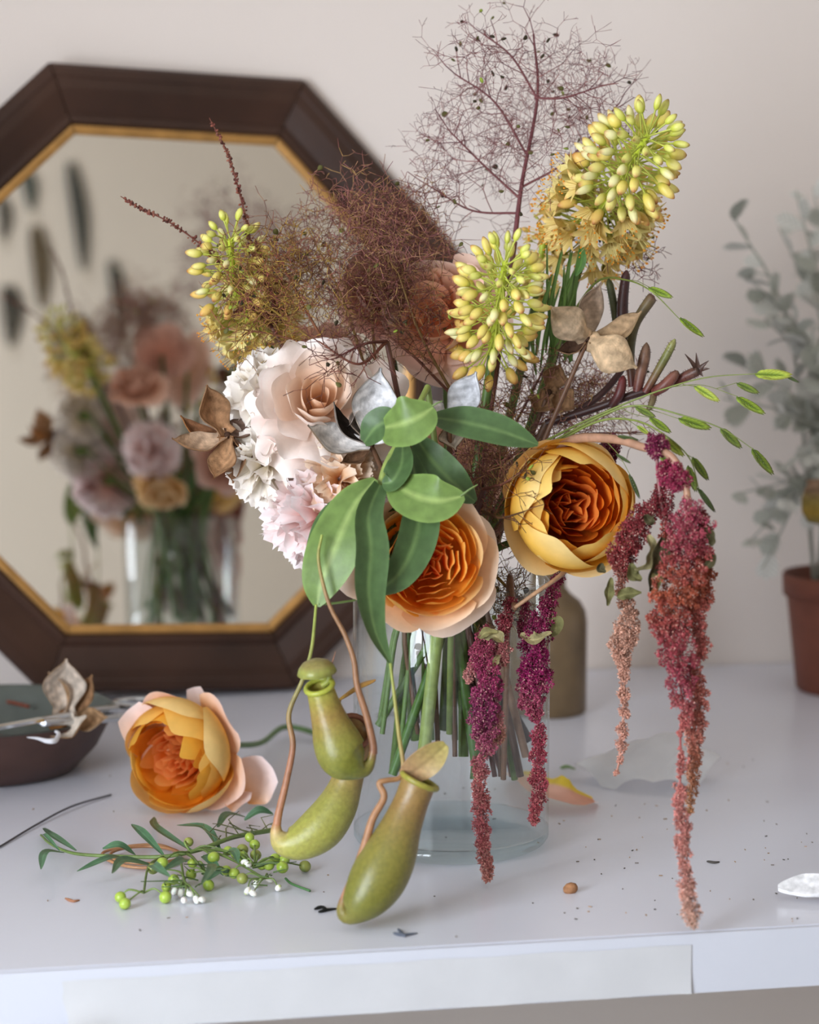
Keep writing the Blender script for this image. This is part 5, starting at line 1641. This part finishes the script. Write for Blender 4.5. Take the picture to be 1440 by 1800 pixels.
# ---- rubber bands
for k, (cx, cy, rx, ry, lab) in enumerate(((248, 1505, 68, 20, 'tan rubber band lying under the berry sprig'),)):
    th = np.linspace(0, 2 * math.pi, 60)
    ring = np.array([tab(cx + rx * math.cos(t) + 4 * math.sin(3 * t), cy + ry * math.sin(t) + 2 * math.sin(2 * t), .0022) for t in th])
    ring2 = np.array([tab(cx + 8 + (rx - 6) * math.cos(t), cy - 2 + (ry - 5) * math.sin(t), .0042) for t in th])
    mb = MB().tube(ring, .0012, S('b98a62'), 6).tube(ring2, .0012, S('b08058'), 6)
    tag(mb.build('rubber_band', M_BERRY), lab, 'rubber band')

# ---- fallen petal and tissue
pp = spline([tab(905, 1362, .004), tab(950, 1385, .014), tab(1000, 1400, .012), tab(1045, 1408, .002)], 16)
G, us = blade_grid(pp, lambda v: .017 * math.sin(math.pi * min(1, .1 + .87 * v)) ** .6, (0, -.45, .9), 11, .35, .1)
Cc = grad(np.linspace(0, 1, 16), [(0, S('f3c9a8')), (.5, S('f2bda8')), (1, S('e5a080'))])
Cc = np.repeat(Cc[:, None], 11, 1)
Cc[:, :3] = S('f0d04a')
G[..., 2] = np.maximum(G[..., 2], T + .0008)
tag(MB().grid(G, Cc).build('rose_petal', M_PETAL), 'fallen pink rose petal with a yellow edge behind the vase', 'petal')
tc0 = tab(1140, 1375)
n = 34
G = np.zeros((n, n, 3))
for i, a in enumerate(np.linspace(-1, 1, n)):
    for j, b in enumerate(np.linspace(-1, 1, n)):
        x = a * math.sqrt(1 - b * b / 2) * .058
        y = b * math.sqrt(1 - a * a / 2) * .040
        dome = max(0.0, 1 - (a * a + b * b) / 1.7)
        h = .030 * dome ** .9 * (1 + .25 * math.sin(3.1 * a + 1.5 * b)) + .007 * abs(math.sin(3.3 * a - 2.2 * b + 1)) * dome + .012 * max(0, a - .55) + .001
        G[i, j] = tc0 + np.array(RT) * x * (1 + .10 * math.sin(2.5 * b + 1)) + np.array([FW[0], FW[1], 0]) * y * (1 + .12 * math.sin(2.2 * a + 1)) + np.array([0, 0, h])
G[..., 2] = np.maximum(G[..., 2], T + .0008)
tag(MB().grid(G, S('efeeee')).build('tissue', M_TISSUE), 'crumpled translucent white tissue behind the trailing amaranth', 'tissue')

# ---- stoneware bottle
bb = tab(962, 1250)
q = thing('stoneware_bottle', 'brown stoneware bottle standing behind the vase', 'bottle', bb)
MB().lathe([(.001, 0), (.037, 0), (.039, .003), (.039, .092), (.0375, .102), (.032, .112), (.022, .120), (.0175, .126), (.0165, .150), (.020, .153), (.020, .166), (.017, .169), (.0125, .169), (.0125, .14)],
           bb, S('6e5a40'), 40).build('body', M_BOTTLE, q)
MB().lathe([(.0190, .1535), (.0215, .156), (.0215, .162), (.0190, .1655)], bb, S('6e5a40'), 32).build('lip_ring', M_BOTTLE, q)

# ---- potted silver plant
pb_ = tab(1482, 1212)
pb_[2] = T
q = thing('potted_silver_plant', 'silver grey leafy plant in a terracotta plastic pot by the wall', 'potted plant', pb_)
pt = MB().lathe([(.001, .0), (.046, .0), (.049, .003), (.0605, .100), (.0605, .1005), (.0645, .101), (.0655, .122), (.064, .124), (.0625, .122), (.0615, .105), (.001, .104)],
                pb_, S('7a4636'), 40).build('pot', M_POT, q)
MB().lathe([(.0615, .1045), (.04, .109), (.001, .112)], pb_, S('3a302a'), 24).build('soil', M_SOIL, pt)


def silver_leaf(name, c):
    mb = MB()
    mb.tube(np.array([[0, 0, 0], [.5, 0, .04], [1, 0, 0]]), [.022, .018, .01], c, 4)
    for k in range(9):
        x = .10 + .10 * k
        for sg in (-1, 1):
            ln = .46 * math.sin(math.pi * (.22 + .68 * k / 9))
            p = spline([[x, 0, .03], [x + ln * .35, sg * ln * .5, .07], [x + ln * .7, sg * ln, .02]], 5)
            mb.grid(blade_grid(p, lambda v: .048 * math.sin(math.pi * min(1, .2 + .75 * v)) ** .6, (0, 0, 1), 5, .2)[0], c * (.9 + .2 * (k % 2)))
    mb.grid(blade_grid(spline([[.9, 0, 0], [1.05, 0, .02], [1.2, 0, 0]], 5), lambda v: .08 * math.sin(math.pi * (.2 + .75 * v)), (0, 0, 1), 5, .2)[0], c)
    me = mb.mesh(name)
    me.materials.append(M_SILVER)
    return me


SLV = [silver_leaf('leaf', S('d2d3cc')), silver_leaf('leaf', S('c0c3ba')), silver_leaf('leaf', S('e2e2dc')), silver_leaf('leaf', S('aaada2'))]
stems_ = [((1285, 372), 2.06), ((1310, 480), 2.08), ((1345, 560), 2.07), ((1270, 700), 2.05), ((1300, 640), 2.10), ((1290, 868), 2.06), ((1310, 960), 2.05), ((1340, 1000), 2.04), ((1400, 335), 2.12), ((1430, 330), 2.15), ((1370, 400), 2.18),
          ((1420, 470), 2.08), ((1390, 560), 2.05), ((1360, 720), 2.04), ((1430, 640), 2.03), ((1400, 800), 2.02), ((1440, 870), 2.03), ((1370, 880), 2.04), ((1500, 380), 2.15), ((1550, 480), 2.12), ((1600, 620), 2.12), ((1580, 800), 2.1), ((1520, 900), 2.06), ((1470, 560), 2.2)]
top = pb_ + np.array([0, 0, .11])
nleaf = 0
for i, ((px, py), d) in enumerate(stems_):
    tip = P(px, py, d)
    b0 = top + np.array([rng.normal(0, .018), rng.normal(0, .018), 0])
    mid = b0 * .45 + tip * .55 + np.array([0, 0, .05 if py < 900 else .09])
    mid[:2] = mid[:2] * .6 + b0[:2] * .4
    p = spline([b0, mid, tip], 24)
    MB().tube(p, np.linspace(.0026, .0009, 24), S('b5b7ac'), 5).build('stalk', M_SILVER, q)
    ln = np.linalg.norm(tip - b0)
    m_ = 12 if ln > .15 else 8
    for k in range(m_):
        f = .25 + .75 * (k + .5) / m_
        j = min(22, int(f * 23))
        t = nz(p[j + 1] - p[j])
        s = nz(np.cross(t, rng.normal(0, 1, 3)))
        d_ = nz(t * .7 + s * .8)
        L = rng.uniform(.020, .036) * (1.15 - .35 * f)
        if p[j][2] + d_[2] * L < T + .05 or nleaf > 290 or p[j][1] + d_[1] * L > R_['y1'] - .01:
            continue
        inst('leaf', SLV[int(rng.integers(4))], q, mframe(p[j], d_, nz(np.array([0, -.4, .8]) + rng.normal(0, .4, 3)), L))
        nleaf += 1
# dried round pod among the leaves
pp_ = P(1438, 885, 1.98)
q2 = MB().lathe([(.001, -.020), (.010, -.018), (.0155, -.008), (.016, .004), (.013, .014), (.010, .020), (.0125, .0225), (.001, .024)], pp_, np.array([S('8a7a4a'), S('8a7a4a'), S('a5883c'), S('94824a'), S('8a705a'), S('a88a70'), S('a88a70'), S('94785f')]), 18)
q2.build('seed_head', M_DRY, q)
MB().tube(spline([pp_ + np.array([0, 0, -.018]), (pp_ + top) / 2 + np.array([-.005, -.03, .01]), top], 14), .0013, S('8a8462'), 5).build('seed_stalk', M_SILVER, q)

# ---- pale metal blade at the right
bl0, bl1 = tab(1368, 1558, .010), tab(1475, 1556, .012)
q = thing('snips', 'pair of pale steel snips lying raised near the table edge', 'snips', bl1)
G, us = blade_grid(spline([bl0, (bl0 + bl1) / 2 + np.array([0, 0, .001]), bl1], 20), lambda v: .0078 * min(1, (.05 + v * 2.2)) ** .6, (0, -.75, .65), 7, .15)
O = G - np.array([0, 0, .0022])
mb = MB().grid(G, S('e8e8ea')).grid(O, S('e8e8ea'))
for k in (0, -1):
    mb.grid(np.stack([G[:, k], O[:, k]], 1), S('e8e8ea'))
M_PALE = mat('worn_steel', .3, .5, metal=.35, noise=.25, nscale=200)
mb.build('blade', M_PALE, q)
hb = bl1 + np.array([.05, -.004, -.003])
MB().tube(spline([bl1, hb, hb + np.array([.05, 0, -.002])], 12), np.linspace(.005, .006, 12), S('6a6866'), 8).build('handle', M_PALE, q)

# ---- clippings and crumbs
tag(MB().blob(tab(1003, 1562, .0028), .0044, S('b5845f'), 9, 6, (1, .2, .2), 1.3).build('husk', M_DRY), 'small tan husk lying in front of the vase', 'husk')


def clipping(label, pieces, c):
    mb = MB()
    for rows in pieces:
        p = spline(np.array([tab(*r) for r in rows]), 8)
        mb.tube(p, [.0006, .0011, .0013, .0013, .0012, .001, .0008, .0004], c, 5)
    return tag(mb.build('clipping', M_CRUMB), label, 'clipping')


clipping('black leaf scrap beside the largest hanging pitcher', [[(553, 1598, .001), (566, 1594, .0015), (577, 1600, .001)], [(560, 1603, .001), (575, 1599, .0015), (594, 1597, .001)]], S('23221f'))
clipping('tiny forked grey leaf scrap near the table edge', [[(692, 1640, .001), (708, 1643, .001), (734, 1640, .001)], [(700, 1633, .001), (708, 1642, .001), (714, 1646, .001)]], S('5d626c'))
clipping('dark flat shred between the tassel tip and the steel snips', [[(1243, 1514, .0006), (1255, 1516, .0008), (1265, 1515, .0006)]], S('55504c'))
clipping('thin brown shred lying left of the berry sprig', [[(115, 1579, .0006), (128, 1584, .0008), (140, 1582, .0006)]], S('a8785c'))
clipping('green leaf scrap behind the vase beside the fallen petal', [[(985, 1350, .001), (998, 1347, .003), (1012, 1352, .001)]], S('6a8a44'))
clipping('dry twig scrap behind the vase seen through the glass', [[(660, 1258, .001), (690, 1254, .002), (720, 1262, .001)]], S('6a6258'))
mb = MB()
g = np.random.default_rng(5)
for i in range(110):
    px, py = g.uniform(-40, 1440), g.uniform(1300, 1650)
    if g.random() < .4:
        px, py = g.uniform(960, 1440), g.uniform(1400, 1620)
    p = tab(px, py, .0004)
    if p[1] < YF + .004:
        continue
    a = g.uniform(0, 3.14)
    l = g.uniform(.0003, .0014)
    M = mframe(p, (math.cos(a), math.sin(a), 0), (0, 0, 1), l, g.uniform(.0002, .0005), .0003)
    mb.box((-1, -1, -.9), (1, 1, 1), [S('7a7068'), S('a08468'), S('5c5650'), S('b89c84')][int(g.integers(4))], M)
o = mb.build('crumbs', M_CRUMB, None, False)
tag(stuff(o), 'dark plant crumbs scattered over the white table top', 'crumbs')
